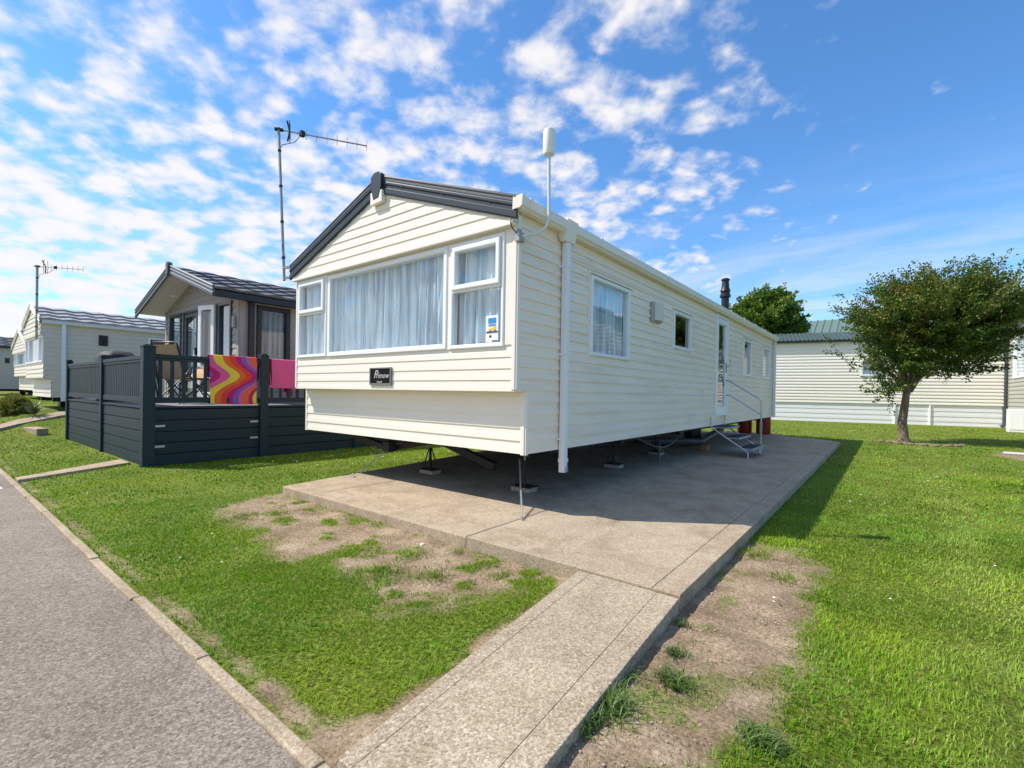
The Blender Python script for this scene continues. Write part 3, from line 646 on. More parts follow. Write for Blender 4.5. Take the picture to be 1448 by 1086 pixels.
# ribbed barge boards: profile swept down each slope
def barge(parent, xr, zr, xe, ze, y, hgt=.19, m_=SLATE, ln=None, proud=1.0, name='barge_board'):
    d = Vector((xe-xr, 0, ze-zr)); L_ = d.length; d.normalize(); nrm = Vector((0, 0, 1)) - d*d.z; nrm.normalize()
    prof = [(0, .07), (-.018, .07), (-.030, .055), (-.030, .048), (-.022, .040), (-.022, .016), (-.028, .008), (-.028, -.008), (-.018, -.016), (-.018, -.040), (-.026, -.048), (-.026, -.088), (-.020, -.098), (0, -.098)]
    prof = [(a*proud, b*hgt/.168) for a, b in prof]
    vs = []
    for c in (Vector((xr, 0, zr)), Vector((xe, 0, ze))):
        for a, b in prof:
            t = b/ max(.2, nrm.z); vs.append((c.x, y+a, c.z+t))
    n = len(prof); fs = [(i, (i+1) % n, n+(i+1) % n, n+i) for i in range(n)]+[tuple(range(n)), tuple(range(2*n-1, n-1, -1))]
    return MB().add(vs, fs).build(name, m_, parent)
barge(cv, -W_/2, RZ+.0, .045, 2.722, -.205); barge(cv, -W_/2, RZ+.0, -W_-.06, 2.722-.005, -.205)
for x in (-1.45, -.85, -.25, -2.4, -3.2):
    z = RZ-.012-abs(x+W_/2)*(RZ-2.722)/(W_/2+.05); sc_ = MB()
    sc_.lathe([(.009, 0), (.009, .006)], (0, 0, 0), 8)
    b = len(sc_.v)-16
    for i in range(b, b+16):
        v = sc_.v[i]; sc_.v[i] = (x+v[0], -.2275-v[2], z+v[1])
    sc_.build('screw', BLACK, cv)
mb = MB(); xr = -W_/2
mb.prism([(xr-.09, RZ+.055), (xr-.03, RZ+.095), (xr+.04, RZ+.095), (xr+.09, RZ+.06), (xr+.085, RZ-.08), (xr+.045, RZ-.185), (xr-.045, RZ-.195), (xr-.085, RZ-.07)], 'y', -.262, -.20)
mb.box(xr-.06, xr+.06, -.2, 11.45, RZ+.04, RZ+.062); mb.build('ridge_cap', SLATE, cv, bevel=.004)
mb = MB(); mb.prism([(xr-.10, RZ-.11), (xr+.10, RZ-.11), (xr+.10, RZ-.235), (xr-.10, RZ-.245)], 'y', -.258, -.208); mb.build('gable_block', CREAM_TRIM, cv, bevel=.004)
# gutter with end cap and clips
gp_ = [(.012, 2.78), (.012, 2.685), (.045, 2.690), (.085, 2.690), (.106, 2.708), (.112, 2.785), (.106, 2.785), (.100, 2.712), (.08, 2.68), (.048, 2.68), (.020, 2.692), (.020, 2.78)]
mb = MB(); mb.prism(gp_, 'y', -.20, LEN+.04); g_ = mb.build('gutter', GUTTER, cv, bevel=.0015)
mb = MB(); mb.prism([(.012, 2.79), (.008, 2.682), (.045, 2.687), (.088, 2.687), (.110, 2.706), (.117, 2.79)], 'y', -.235, -.20); mb.build('gutter_end', GUTTER, g_, bevel=.002)
mb = MB(); mb.prism([(.012, 2.79), (.008, 2.682), (.045, 2.687), (.088, 2.687), (.110, 2.706), (.117, 2.79)], 'y', LEN+.04, LEN+.06); mb.build('gutter_end', GUTTER, g_, bevel=.002)
for y in [-.12, 1.15, 2.1, 3.1, 4.2, 5.3, 6.4, 7.5, 8.6, 9.7, 10.8]:
    mb = MB(); mb.prism([(.008, 2.788), (.006, 2.68), (.044, 2.684), (.088, 2.684), (.112, 2.705), (.119, 2.792), (.100, 2.800), (.10, 2.792), (.012, 2.786)], 'y', y, y+.035); mb.build('gutter_clip', GUTTER, g_)
mb = MB(); mb.prism([(.006, 2.79), (.004, 2.66), (.03, 2.60), (.085, 2.60), (.108, 2.70), (.122, 2.797), (.10, 2.802), (.02, 2.79)], 'y', .47, .66); mb.build('gutter_outlet', GUTTER, g_, bevel=.003)
def downpipe(y0, y1, ztop, zbot, foot=True):
    mb = MB(); mb.box(.018, .080, y0, y1, zbot, ztop)
    p = mb.build('downpipe', PIPEW, cv, bevel=.006)
    for z in (2.36, 1.52, .70):
        mb = MB(); mb.box(.006, .086, y0-.006, y1+.006, z, z+.022); mb.box(.002, .012, y0-.04, y0-.005, z+.002, z+.02); mb.build('pipe_clip', PIPEW, p, bevel=.002)
    if foot: mb = MB(); mb.box(.014, .085, y0-.005, y1+.005, zbot+.10, zbot+.135); mb.build('pipe_clip', PIPEW, p, bevel=.002)
    if foot:
        mb = MB(); mb.box(.081, .094, y0+.03, y0+.055, zbot+.01, zbot+.055); mb.build('outlet_clip', DULLGALV, p)
    return p
downpipe(.53, .595, 2.60, .39); downpipe(LEN-.13, LEN-.05, 2.66, .60, False)
# windows of the front
def pl(a): return a
z0, z1 = 1.56, 2.57
window(cv, (0, YF), FU, FN, *FW[0], label='narrow left window with small opening top light', seed=2, fw=.04, sashes=[(-3.60, -2.99, 2.13, 2.53, True), (-3.60, -2.99, 1.60, 2.11, False)])
window(cv, (0, YF), FU, FN, *FW[1], label='large middle window with pleated net curtain', seed=5, fw=.055)
wr = window(cv, (0, YF), FU, FN, *FW[2], label='right window with opening top light and a sticker', seed=8, fw=.04, sashes=[(-.75, -.16, 2.10, 2.505, True), (-.75, -.16, 1.59, 2.08, False)])
for (a, b, z) in ((-3.60, -2.99, 2.11), (-.75, -.16, 2.08)):
    mb = MB(); mb.box(a, b, YF-.02, YF+.03, z, z+.022); mb.build('transom', WHITE, cv)
# sticker
mb = MB(); mb.box(-.345, -.20, YF+.004, YF+.008, 1.60, 1.835); stk = mb.build('window_sticker', mat('sticker_paper', (.80, .82, .84), .5), wr); stk['label'] = 'white window sticker with blue and yellow emblem'
mb = MB(); mb.box(-.315, -.225, YF+.001, YF+.003, 1.765, 1.812).box(-.31, -.228, YF+.001, YF+.003, 1.742, 1.755); mb.build('sticker_print', mat('sticker_blue', (.03, .25, .62), .5), stk)
mb = MB(); mb.prism([(-.31, 1.705), (-.225, 1.705), (-.225, 1.738), (-.31, 1.716)], 'y', YF+.001, YF+.003); mb.build('sticker_print', mat('sticker_yellow', (.85, .55, .04), .5), stk)
mb = MB(); rg = random.Random(4)
x = -.335
while x < -.215:
    w_ = rg.uniform(.006, .013); mb.box(x, x+w_, YF+.001, YF+.003, 1.680, 1.680+rg.uniform(.012, .020)); x += w_+.004
for x in (-.30, -.290): mb.box(x, x+.011, YF+.001, YF+.003, 1.640, 1.640+rg.uniform(.014, .024))
mb.box(-.268, -.203, YF+.001, YF+.003, 1.603, 1.612)
mb.build('sticker_print', BLACK, stk)
# name plate
mb = MB(); frame_mb(mb, (0, YF), FU, FN, -2.04, -1.66, 1.21, 1.405, .018, .008, .026); npf = mb.build('name_plate', mat('plate_frame', (.30, .29, .28), .35, metal=.6, var=.1), cv)
mb = MB(); mb.box(-2.03, -1.67, YF-.018, YF-.006, 1.22, 1.395); mb.build('plate_panel', mat('plate_black', (.004, .004, .005), .5, spec=.15), npf)
SILV = mat('silver_lettering', (.62, .62, .62), .35, metal=.3)
RX = Matrix.Rotation(rad(90), 4, 'X')
text_part('plate_lettering', 'P', .125, SILV, npf, Matrix.Translation((-1.935, YF-.0195, 1.325)) @ RX, shear=.35)
text_part('plate_lettering', 'rimow', .085, SILV, npf, Matrix.Translation((-1.815, YF-.0195, 1.312)) @ RX, shear=.35)
text_part('plate_lettering', 'WILLOW', .022, SILV, npf, Matrix.Translation((-1.86, YF-.0195, 1.243)) @ RX, bold=.0006)
# side windows, each with a cladding surround lip
labs = ['side window nearest the front with net curtain', 'small dark side window beside the wall light', None, 'narrow side window behind the door', 'rearmost side window with white blind']
for i, (a, b, c, d) in enumerate(SW):
    if i == 2: continue
    window(cv, (0, 0), SU, SN, a, b, c, d, label=labs[i], fw=.045 if i == 0 else .055, proud=.03, seed=20+i, cur=(NET if i in (0, 3) else None), gm=GLASSD if i == 1 else GLASS, cover=(0, 1) if i == 0 else (0, .5))
mb = MB(); mb.box(-.12, -.10, 9.90, 10.73, 1.62, 2.40); mb.build('blind', mat('white_blind', (.78, .78, .76), .7), cv)
for a, b, c, d in (SW[0], SW[1], SW[3], SW[4]):
    mb = MB(); mb.box(.0, .045, a-.02, b+.05, d+.004, d+.016); mb.box(.0, .014, a-.035, a-.003, c-.02, d+.05); mb.box(.0, .012, b+.003, b+.03, c-.02, d)
    mb.build('window_surround', CREAM_TRIM, cv)
# door
a, b, c, d = SW[2]
mb = MB(); frame_mb(mb, (0, 0), SU, SN, a, b, c, d, .05, -.05, .032); dr = mb.build('door', WHITE, cv)
mb = MB(); frame_mb(mb, (0, 0), SU, SN, a+.052, b-.052, c+.045, d-.052, .12, -.04, .018); mb.build('door_leaf', WHITE, dr)
pane_mb((0, 0), SU, SN, a+.172, b-.172, c+.165, d-.172, -.005).build('pane', GLASS, dr)
mb = MB()
for zz in (1.35, 1.75):
    pts = [(.002, a+.17+ (b-a-.344)*t, zz+.22*math.sin(math.pi*t)) for t in np.linspace(0, 1, 12)]; mb.tube(pts, .006, 6)
mb.build('reflection_arc', DULLGALV, dr)  # arched tubes stand in for the reflection in the door glass
mb = MB(); mb.box(.018, .030, b-.135, b-.095, 1.60, 1.80); mb.tube([(.03, b-.115, 1.72), (.075, b-.115, 1.72), (.078, b-.22, 1.715)], .009, 8); mb.build('handle', DULLGALV, dr)
# wall light
mb = MB(); mb.prism([(.012, 2.74), (.05, 2.74), (.055, 2.90), (.05, 3.05), (.012, 3.05)], 'z', 2.13, 2.39)
wl_ = mb.build('wall_light', mat('light_housing', (.45, .42, .38), .5, var=.1), cv, bevel=.006)
mb = MB(); pr = [(.056, 2.76)]+[(.056+.06*math.sin(math.pi*t), 2.76+.27*t) for t in np.linspace(0.1, .9, 9)]+[(.056, 3.03)]
mb.prism(pr, 'z', 2.145, 2.375); mb.build('light_diffuser', mat('frosted_plastic', (.60, .58, .55), .35, var=.1, vscale=20), wl_)
mb = MB(); mb.box(.008, .026, 5.05, 5.11, 1.15, 1.25); mb.build('socket_cover', CREAM_TRIM, cv)
mb = MB(); mb.box(.01, .03, 6.85, 6.93, 1.75, 1.90); mb.build('socket_cover', CREAM_TRIM, cv)
# flue
fx, fy = -.55, 8.55
mb = MB(); mb.lathe([(.085, 2.95), (.085, 3.46), (.12, 3.48), (.12, 3.53), (.10, 3.55), (.10, 3.60), (.115, 3.62), (.085, 3.70), (.075, 3.86), (.095, 3.87), (.095, 3.90), (.06, 3.92)], (fx, fy, 0), 20); mb.build('flue', BLACK, cv, smooth=True)
# chassis
mb = MB()
for x in (-.75, -2.95): mb.box(x-.04, x+.04, 1.5, LEN-.1, .42, .605)
for y in (2.4, 4.6, 6.8, 9.0, 11.0): mb.box(-3.5, -.2, y-.03, y+.03, .50, .604)
mb.box(-3.4, -.3, 2.2, 10.9, .555, .603)
mb.build('chassis', DARKSTEEL, cv)
mb = MB()
mb.beam((-3.45, .40, .575), (-2.38, .38, .43), .07, .075); mb.beam((-2.45, .50, .42), (-1.80, .70, .56), .06, .07)
mb.beam((-2.08, .85, .56), (-1.13, .95, .27), .08, .09); mb.beam((-1.95, .8, .59), (-1.60, .9, .41), .05, .05)
mb.box(-2.46, -2.34, .33, .45, .39, .52); mb.box(-3.5, -3.38, .33, .43, .55, .60); mb.build('drawbar', DARKSTEEL, cv, bevel=.006)
mb = MB(); mb.lathe([(.30, -.10), (.33, -.08), (.33, .08), (.30, .10)], (0, 0, 0), 24)
vs = mb.v; wheels = MB()
for (x, y) in ((-.95, 7.6), (-2.75, 7.6)):
    wheels = MB(); wheels.add([(x+v[2], y+v[0], .40+v[1]) for v in vs], mb.f); wheels.build('wheel', mat('tyre_rubber', (.02, .02, .02), .8), cv, smooth=True)

# ------------------------------------------------------------------ stands, chains, pipe
def stand(x, y, top, label, lab_dark=False):
    t = thing('axle_stand', label, 'stand', (x, y, H), 'axle stands under the cream caravan')
    mb = MB(); mb.box(x-.12, x+.12, y-.08, y+.08, H, H+.045); mb.build('base_block', DULLGALV if lab_dark else CONC_S, t, bevel=.004)
    mb = MB(); z0 = H+.05
    for k in range(4):
        a = .5+k*math.pi/2; mb.tube([(x+.11*math.cos(a), y+.08*math.sin(a), z0+.004), (x+.018*math.cos(a), y+.018*math.sin(a), z0+.27)], .008, 6)
    mb.tube([(x, y, z0+.02), (x, y, z0+.28)], .017, 8); mb.box(x-.12, x+.12, y-.09, y+.09, z0, z0+.008); mb.build('stand_frame', DARKSTEEL, t)
    mb = MB(); mb.tube([(x, y, z0+.26), (x, y, top)], .011, 8); mb.box(x-.04, x+.04, y-.04, y+.04, top-.012, top); mb.tube([(x-.06, y, z0+.33), (x+.06, y, z0+.33)], .006, 6); mb.build('screw_jack', DULLGALV, t)
stand(-2.15, .85, .50, 'grey axle stand on a block, front left below the cream caravan')
stand(-.58, .79, .50, 'steel axle stand on a wide block below the near front corner, beside a hanging chain')
stand(-.62, 3.02, .50, 'axle stand in shade under the first side window of the cream caravan', True)
stand(-.75, 4.95, .50, 'axle stand in shade behind the loose pale cable under the caravan', True)
def chain(label, a, b, sag=.0, n=None):
    a = Vector(a); b = Vector(b); L_ = (b-a).length; n = n or int(L_/.021); mb = MB()
    for i in range(n):
        t = (i+.5)/n; p = a.lerp(b, t)+Vector((0, 0, -sag*math.sin(math.pi*t))); d = (b-a).normalized()
        s_ = d.cross(Vector((0, 0, 1)) if abs(d.z) < .9 else Vector((0, 1, 0))).normalized(); e = d.cross(s_)
        if i % 2: s_ = e
        ring = [p+d*(.015*math.cos(q))+s_*(.009*math.sin(q)) for q in np.linspace(0, 2*math.pi, 9)]
        mb.tube(ring, .003, 5, caps=False)
    mb.tube([b-Vector((0, 0, .006)), b+Vector((0, 0, .02))], .008, 6)
    o = mb.build('chain', GALV, origin=tuple(b)); tag(o, label, 'chain', 'anchor chains of the cream caravan'); return o
chain('galvanised chain hanging from the near front corner down to the slab', (-.52, .62, .46), (.13, -.19, .10), .02)
chain('galvanised chain slanting from the drawbar to the left edge of the slab', (-2.40, .36, .44), (-2.78, .24, .10), .0)
def eyebolt(x, y, lab):
    mb = MB(); mb.box(x-.035, x+.035, y-.02, y+.02, H, H+.006)
    mb.tube([(x+.018*math.cos(q), y, H+.024+.018*math.sin(q)) for q in np.linspace(0, 2*math.pi, 11)], .004, 6, caps=False); mb.tube([(x-.02, y, H+.006), (x-.02, y, H+.02)], .006, 6); tag(mb.build('anchor_eye', GALV, origin=(x, y, H)), lab, 'anchor')
eyebolt(-2.62, .02, 'small steel anchor eye set in the sunlit slab corner')
mb = MB(); mb.tube([(-1.4, 5.9, .22), (-.55, 6.83, .20), (-.88, 9.7, .30)], .075, 14)
tag(mb.build('waste_pipe', mat('grey_waste_pipe', (.08, .085, .095), .4, var=.1), smooth=True, origin=(-.6, 7, .2)), 'thick grey waste pipe lying under the caravan near the steps', 'pipe')
mb = MB(); mb.box(-.36, -.24, 6.2, 6.36, H, H+.10); mb.box(-.36, -.24, 6.38, 6.44, H, H+.11)
tag(mb.build('wooden_block', mat('rough_timber', (.30, .17, .08), .8, var=.3, vscale=10, stretch=(1, 8, 8)), bevel=.003, origin=(-.3, 6.3, H)), 'small brown wooden block below the waste pipe', 'block')
def cable(lab, pts, r, m_):
    c = []
    P = [Vector(p) for p in pts]
    for i in range(len(P)-1):
        p0, p1, p2, p3 = P[max(i-1, 0)], P[i], P[i+1], P[min(i+2, len(P)-1)]
        for t in np.linspace(0, 1, 8, endpoint=False):
            c.append(.5*((2*p1)+(p2-p0)*t+(2*p0-5*p1+4*p2-p3)*t*t+(3*p1-p0-3*p2+p3)*t**3))
    c.append(P[-1]); return MB().tube(c, r, 6)
o = cable('', [(-.35, 3.1, .56), (-.3, 3.5, .42), (-.28, 4.0, .33), (-.3, 4.5, .36), (-.32, 4.9, .47), (-.35, 5.1, .58)], .010, WHITE).build('cable', mat('grey_cable', (.16, .16, .16), .5), origin=(-.3, 4, .3)); tag(o, 'loose pale cable hanging in a loop below the caravan side wall', 'cable')
mb = MB(); mb.tube([(-.30, 3.95, H), (-.30, 3.95, .40)], .014, 8); mb.tube([(-.30, 3.95, .33), (-.12, 4.12, H)], .008, 6); tag(mb.build('standpipe', mat('white_pipe', (.12, .12, .12), .5), origin=(-.3, 3.95, H)), 'short pale standpipe rising from the slab below the looped cable', 'pipe')

# gas bottles behind the rear end
def bottle(x, y, label):
    t = thing('gas_bottle', label, 'gas bottle', (x, y, .09), 'red gas bottles behind the cream caravan')
    mb = MB(); mb.lathe([(.17, 0), (.185, .02), (.185, .05), (.19, .07), (.19, 1.0), (.175, 1.07), (.12, 1.13), (.06, 1.15)], (x, y, .09), 28); mb.build('cylinder', mat('red_paint', (.26, .012, .012), .35, var=.15, vscale=8, dirt=(.12, .02, .015), dscale=6), t, smooth=True)
    mb = MB(); mb.lathe([(.10, 1.13), (.10, 1.28), (.09, 1.28), (.09, 1.14)], (x, y, .09), 20); mb.lathe([(.02, 1.15), (.03, 1.24)], (x, y, .09), 10); mb.build('valve_guard', DULLGALV, t, smooth=True)
bottle(-.30, 11.85, 'red gas bottle nearest the rear corner of the cream caravan'); bottle(-.80, 11.9, 'second red gas bottle further in behind the caravan')
mb = MB(); block(mb, [(-1.4, 11.42), (.1, 11.42), (.1, 12.3), (-1.4, 12.3)], -.05, .085); tag(mb.build('paving', CONC_S), kind='structure')

# steps with handrail
st = thing('caravan_steps', 'galvanised three tread steps with one handrail at the caravan door', 'steps', (.4, 6.0, H))
y0_, y1_ = 5.52, 6.42
for i, (x, z) in enumerate(((.16, .60), (.36, .43), (.58, .26))):
    mb = MB(); pts = [(x-.11, z), (x+.11, z), (x+.14, z-.012), (x+.14, z-.03), (x+.12, z-.018), (x-.11, z-.022)]
    mb.prism(pts, 'y', y0_, y1_); tr = mb.build('tread', DULLGALV, st)
    mb = MB()
    for k in range(11): mb.box(x-.10, x+.11, y0_+.04+k*.08, y0_+.085+k*.08, z+.001, z+.006)
    mb.build('grip', mat('black_grip', (.03, .035, .04), .7), tr)
for y in (y0_-.012, y1_+.012):
    mb = MB(); mb.tube([(.03, y, .78), (.035, y, .60), (.10, y, .55), (.62, y, .21), (.64, y, .19), (.64, y, H)], .013, 8); mb.build('stringer', GALV, st, smooth=True)
    mb = MB(); mb.box(.61, .67, y-.02, y+.02, H, H+.008); mb.build('foot', DULLGALV, st)
yy = y1_+.04
mb = MB(); mb.tube([(.03, yy, 1.44), (.05, yy, 1.46), (.10, yy, 1.44), (.60, yy, 1.12), (.65, yy, 1.06), (.655, yy, .95), (.655, yy, H)], .013, 8)
mb.tube([(.03, yy, 1.17), (.10, yy, 1.17), (.65, yy, .82)], .010, 8); hr = mb.build('handrail', GALV, st, smooth=True)
mb = MB(); mb.box(.635, .675, yy-.02, yy+.02, .48, .68); mb.build('clamp', DULLGALV, hr, bevel=.004)

# ------------------------------------------------------------------ aerials
def yagi(mb, base, d, L_, n, big=.22, updir=(0, 0, 1)):
    d = Vector(d).normalized(); up_ = Vector(updir); b = Vector(base)
    mb.tube([b, b+d*L_], .010, 6)
    for i in range(n):
        p = b+d*(L_*(.30+.70*i/(n-1))); mb.tube([p-up_*.075, p+up_*.075], .0045, 5)
def aerial(label, x, y, z0, z1, d, L_, r, sc=1.0, bracket=None, lean=(0, 0)):
    t = thing('tv_aerial', label, 'aerial', (x, y, z0))
    top = Vector((x+lean[0], y+lean[1], z1))
    mb = MB(); mb.tube([(x, y, z0), tuple(top)], r, 8); mb.build('mast', DULLGALV, t, smooth=True)
    if bracket:
        mb = MB()
        for p, q in bracket: mb.beam(p, q, .03, .03)
        mb.build('bracket', DULLGALV, t)
    mb = MB(); yagi(mb, (top.x, top.y, z1-.03), d, L_, 7); ar = mb.build('antenna_array', mat('aerial_aluminium', (.42, .42, .40), .4, metal=.5), t)
    mb = MB(); d = Vector(d).normalized(); c = top+Vector((0, 0, -.03)); s_ = d.cross(Vector((0, 0, 1))).normalized()
    mb.tube([c-d*.05, c+d*.06], .025, 8)
    for k in (-1, 1):
        q = c+d*.14*sc; mb.tube([q, q-d*.03*sc+Vector((0, 0, .12*k*sc))+s_*.05*k*sc], .012, 6); mb.tube([q+s_*.07*sc, q+Vector((0, 0, .13*k*sc))+s_*.05*sc], .006, 5)
        mb.tube([q-s_*.07*sc, q+Vector((0, 0, .13*k*sc))-s_*.05*sc], .006, 5)
    mb.box(-.03, .03, -.03, .03, -.035, .035, Matrix.Translation(c+d*.30*sc)); mb.build('reflector', BLACK, ar)
    mb = MB(); mb.tube([c+d*.30*sc, c+d*.2*sc+Vector((0, 0, -.14)), c+d*.05*sc+Vector((0, 0, -.20)), c+Vector((0, 0, -.30*sc))], .005, 5)
    for z in np.linspace(z0+.3, z1-.35, 4):
        f = (z-z0)/(z1-z0); mb.lathe([(r+.004, 0), (r+.004, .03)], (x+lean[0]*f, y+lean[1]*f, z), 10)
    mb.build('aerial_lead', BLACK, t)
    return t
aerial('tall grey television aerial fixed at the left front corner of the cream caravan', -3.96, -.20, 2.62, 4.77, (.60, .98, .0), 1.17, .019, 1, [((-3.98, -.20, 2.80), (-3.72, -.12, 2.80)), ((-3.98, -.20, 2.66), (-3.72, -.12, 2.66)), ((-3.74, -.13, 2.63), (-3.74, -.13, 2.83))], lean=(-.22, 0))
o = cable('', [(-4.03, -.2, 3.25), (-3.98, -.22, 3.05), (-3.88, -.22, 2.92), (-3.78, -.22, 2.86)], .004, BLACK).build('aerial_cable', BLACK, origin=(-4, -.2, 3)); tag(o, 'thin black aerial cable running from the mast to the left barge board', 'cable')
wa = thing('internet_aerial', 'white rounded internet aerial on a bent white pole at the front corner', 'aerial', (0, -.12, 2.47))
mb = MB(); mb.tube([(.03, -.145, 2.475), (.07, -.11, 2.49), (.13, -.02, 2.52), (.17, .03, 2.58), (.185, .05, 2.66), (.185, .05, 2.76), (.18, .045, 3.22)], .0135, 10); mb.build('pole', mat('white_painted_steel', (.70, .70, .68), .35, var=.05), wa, smooth=True)
mb = MB(); mb.lathe([(.02, 3.19), (.045, 3.205), (.052, 3.23), (.054, 3.38), (.050, 3.41), (.03, 3.425)], (.18, .045, 0), 20); mb.build('antenna_housing', mat('matt_white_plastic', (.82, .82, .80), .4), wa, smooth=True)
mb = MB(); mb.box(.0, .05, -.185, -.11, 2.43, 2.51); mb.tube([(.02, -.15, 2.44), (.02, -.15, 2.54)], .02, 8); mb.build('bracket', DULLGALV, wa, bevel=.004)
o = cable('', [(.02, -.20, 2.68), (-.01, -.23, 2.60), (.0, -.21, 2.53), (.03, -.16, 2.49)], .005, BLACK).build('lead', BLACK, wa)

# ------------------------------------------------------------------ generic background caravan (B, C, D)
def tile_roof(parent, xr, zr, xe, ze, y0, y1, m_, pitch=.33, tw=.42, lift=.02, m2=None):
    mb = MB(); d = Vector((xe-xr, 0, ze-zr)); L_ = d.length; d.normalize(); nr = Vector((-d.z, 0, d.x)) if d.x > 0 else Vector((d.z, 0, -d.x))
    rows = max(3, int(L_/pitch)); cols = int((y1-y0)/tw)
    for r_ in range(rows):
        s0, s1 = L_*r_/rows, L_*(r_+1)/rows
        for c in range(cols):
            ya = y0+(y1-y0)*c/cols; yb = y0+(y1-y0)*(c+1)/cols; ym = ya+(yb-ya)*.5
            def P(s, y, h): q = Vector((xr, 0, zr))+d*s+nr*h; return (q.x, y, q.z)
            a = lift
            vs = [P(s0, ya, .0), P(s0, ym, .028), P(s0, yb, .0), P(s1, ya, a), P(s1, ym, a+.028), P(s1, yb, a), P(s1, ya, -.004), P(s1, ym, .0), P(s1, yb, -.004)]
            mb.add(vs, [(0, 1, 4, 3), (1, 2, 5, 4), (3, 4, 7, 6), (4, 5, 8, 7)])
    return mb.build('roof_tiles', m_, parent)
def bg_caravan(name, label, x1, y0, w, ln, zf, zb, zm, zg, ze, zr, wallm, wallf, roofm, trim, win_side=(), bay=True, tiled=True, dark_skirt=True, group=None):
    x0 = x1-w; t = thing(name, label, 'caravan', (x1-w/2, y0+ln/2, zf), group)
    yf = y0-.15
    fw = [(x0+.06, x0+w*.2, zm+.40, zg-.04), (x0+w*.215, x0+w*.78, zm+.40, zg-.04), (x0+w*.795, x1-.06, zm+.40, zg-.04)]
    mb = MB(); siding(mb, (0, yf), FU, FN, zm, zg, lambda z: (x0, x1), fw if bay else [], .12, .012)
    siding(mb, (0, y0), FU, FN, zb, zm, lambda z: (x0, x1), [], .12, .012)
    sl = (zr-ze)/(w/2); siding(mb, (0, yf-.06), FU, FN, zg, zr-.03, lambda z: (x0+max(0, (z-ze)/sl), x1-max(0, (z-ze)/sl)), [], .12, .012)
    mb.box(x0, x1, yf-.07, yf, zg-.04, zg); mb.box(x0, x1, yf, y0, zm-.02, zm); mb.build('front_wall', wallf, t)
    mb = MB(); siding(mb, (x1, 0), SU, SN, zb, ze, lambda z: ((y0 if z < zm else (yf if z < zg else yf-.06)), y0+ln), [(a, b, c, d) for a, b, c, d, k in win_side], .12, .012)
    siding(mb, (x0, 0), SU, (-1, 0), zb, ze, lambda z: (y0, y0+ln), [], .12, .012); siding(mb, (0, y0+ln), FU, (0, 1), zb, zr-.03, lambda z: (x0+max(0, (z-ze)/sl), x1-max(0, (z-ze)/sl)), [], .12, .012)
    mb.box(x0+.02, x1-.02, y0+.03, y0+ln-.03, zb, zb+.04); mb.box(x0+.05, x1-.05, y0+1.0, y0+1.03, zb, ze); mb.box(x1-.8, x1-.78, y0+.1, y0+ln-.1, zb, ze); mb.build('side_wall', wallm, t)
    for i, q in enumerate(fw if bay else []): window(t, (0, yf), FU, FN, *q, fw=.05, proud=.03, seed=i)
    for i, (a, b, c, d, k) in enumerate(win_side): window(t, (x1, 0), SU, SN, a, b, c, d, fw=.09 if k else .05, proud=.03, fm=(BLACK if k else WHITE), cur=NETG if k else None, seed=i+40)
    if tiled:
        tile_roof(t, (x0+x1)/2, zr, x1+.08, ze-.01, yf-.1, y0+ln, roofm, lift=.045); tile_roof(t, (x0+x1)/2, zr, x0-.08, ze-.01, yf-.1, y0+ln, roofm, lift=.045)
    else:
        mb = MB(); mb.prism([(x0-.08, ze-.02), ((x0+x1)/2, zr), (x1+.08, ze-.02), (x1+.08, ze-.05), ((x0+x1)/2, zr-.03), (x0-.08, ze-.05)], 'y', yf-.1, y0+ln); mb.build('roof', roofm, t)
    for xe in (x1+.06, x0-.06):
        barge(t, (x0+x1)/2, zr+.0, xe, ze+.0, yf-.08, .17, trim)
    mb = MB(); mb.box(x1+.01, x1+.11, yf-.05, y0+ln, ze-.10, ze-.01); mb.build('gutter', trim, t)
    mb = MB(); mb.box(x1+.012, x1+.09, y0+.18, y0+.26, zb-.1, ze-.08); mb.build('downpipe', PIPEW, t)
    mb = MB()
    for y in np.arange(y0+.5, y0+ln, 1.6):
        for x in (x0+.25, x1-.45): mb.box(x, x+.42, y, y+.22, zf, zb-.002)
    mb.box(x0+.5, x0+.6, y0+.1, y0+ln-.1, zb-.12, zb-.001); mb.box(x1-.6, x1-.5, y0+.1, y0+ln-.1, zb-.12, zb-.001); mb.build('pier', BLACK if dark_skirt else DARKSTEEL, t)
    return t
BEIGE = mat('beige_siding', (.66, .585, .46), .55, var=.06, vscale=3); BEIGEF = mat('ivory_siding', (.74, .69, .58), .5, var=.04)
GREYW = mat('grey_beige_siding', (.48, .43, .36), .6, var=.06)
PALETILE = mat('pale_sheen_tile', (.34, .33, .33), .4, var=.45, vscale=10, bump=.4, bscale=30)  # pale base colour holds the sun's sheen on the tiles
TRIMB = mat('ivory_trim', (.72, .68, .58), .5)
bg_caravan('static_caravan', 'beige static caravan with pale tiled roof behind the left end of the decking', -14.71, -1.02, 2.9, 9.0, .50, .83, 1.35, 2.50, 2.85, 3.34, BEIGE, BEIGEF, PALETILE, TRIMB,
           win_side=[(-.08, .12, 2.27, 2.56, 1), (1.05, 1.85, 1.7, 2.60, 0)])
bg_caravan('static_caravan', 'ivory static caravan half hidden between the beige caravan and the grey one', -22.6, -.42, 3.7, 9.0, .58, .95, 1.5, 2.45, 2.70, 3.30, BEIGEF, BEIGEF, PALETILE, TRIMB)
bg_caravan('static_caravan', 'grey beige static caravan with dark roof at the far left edge', -32.0, -1.6, 3.7, 9.0, .60, .93, 1.5, 2.7, 3.05, 3.62, GREYW, GREYW, SLATE_TILE, SLATE, win_side=[(-.35, -.19, 2.22, 2.47, 1)], bay=False)
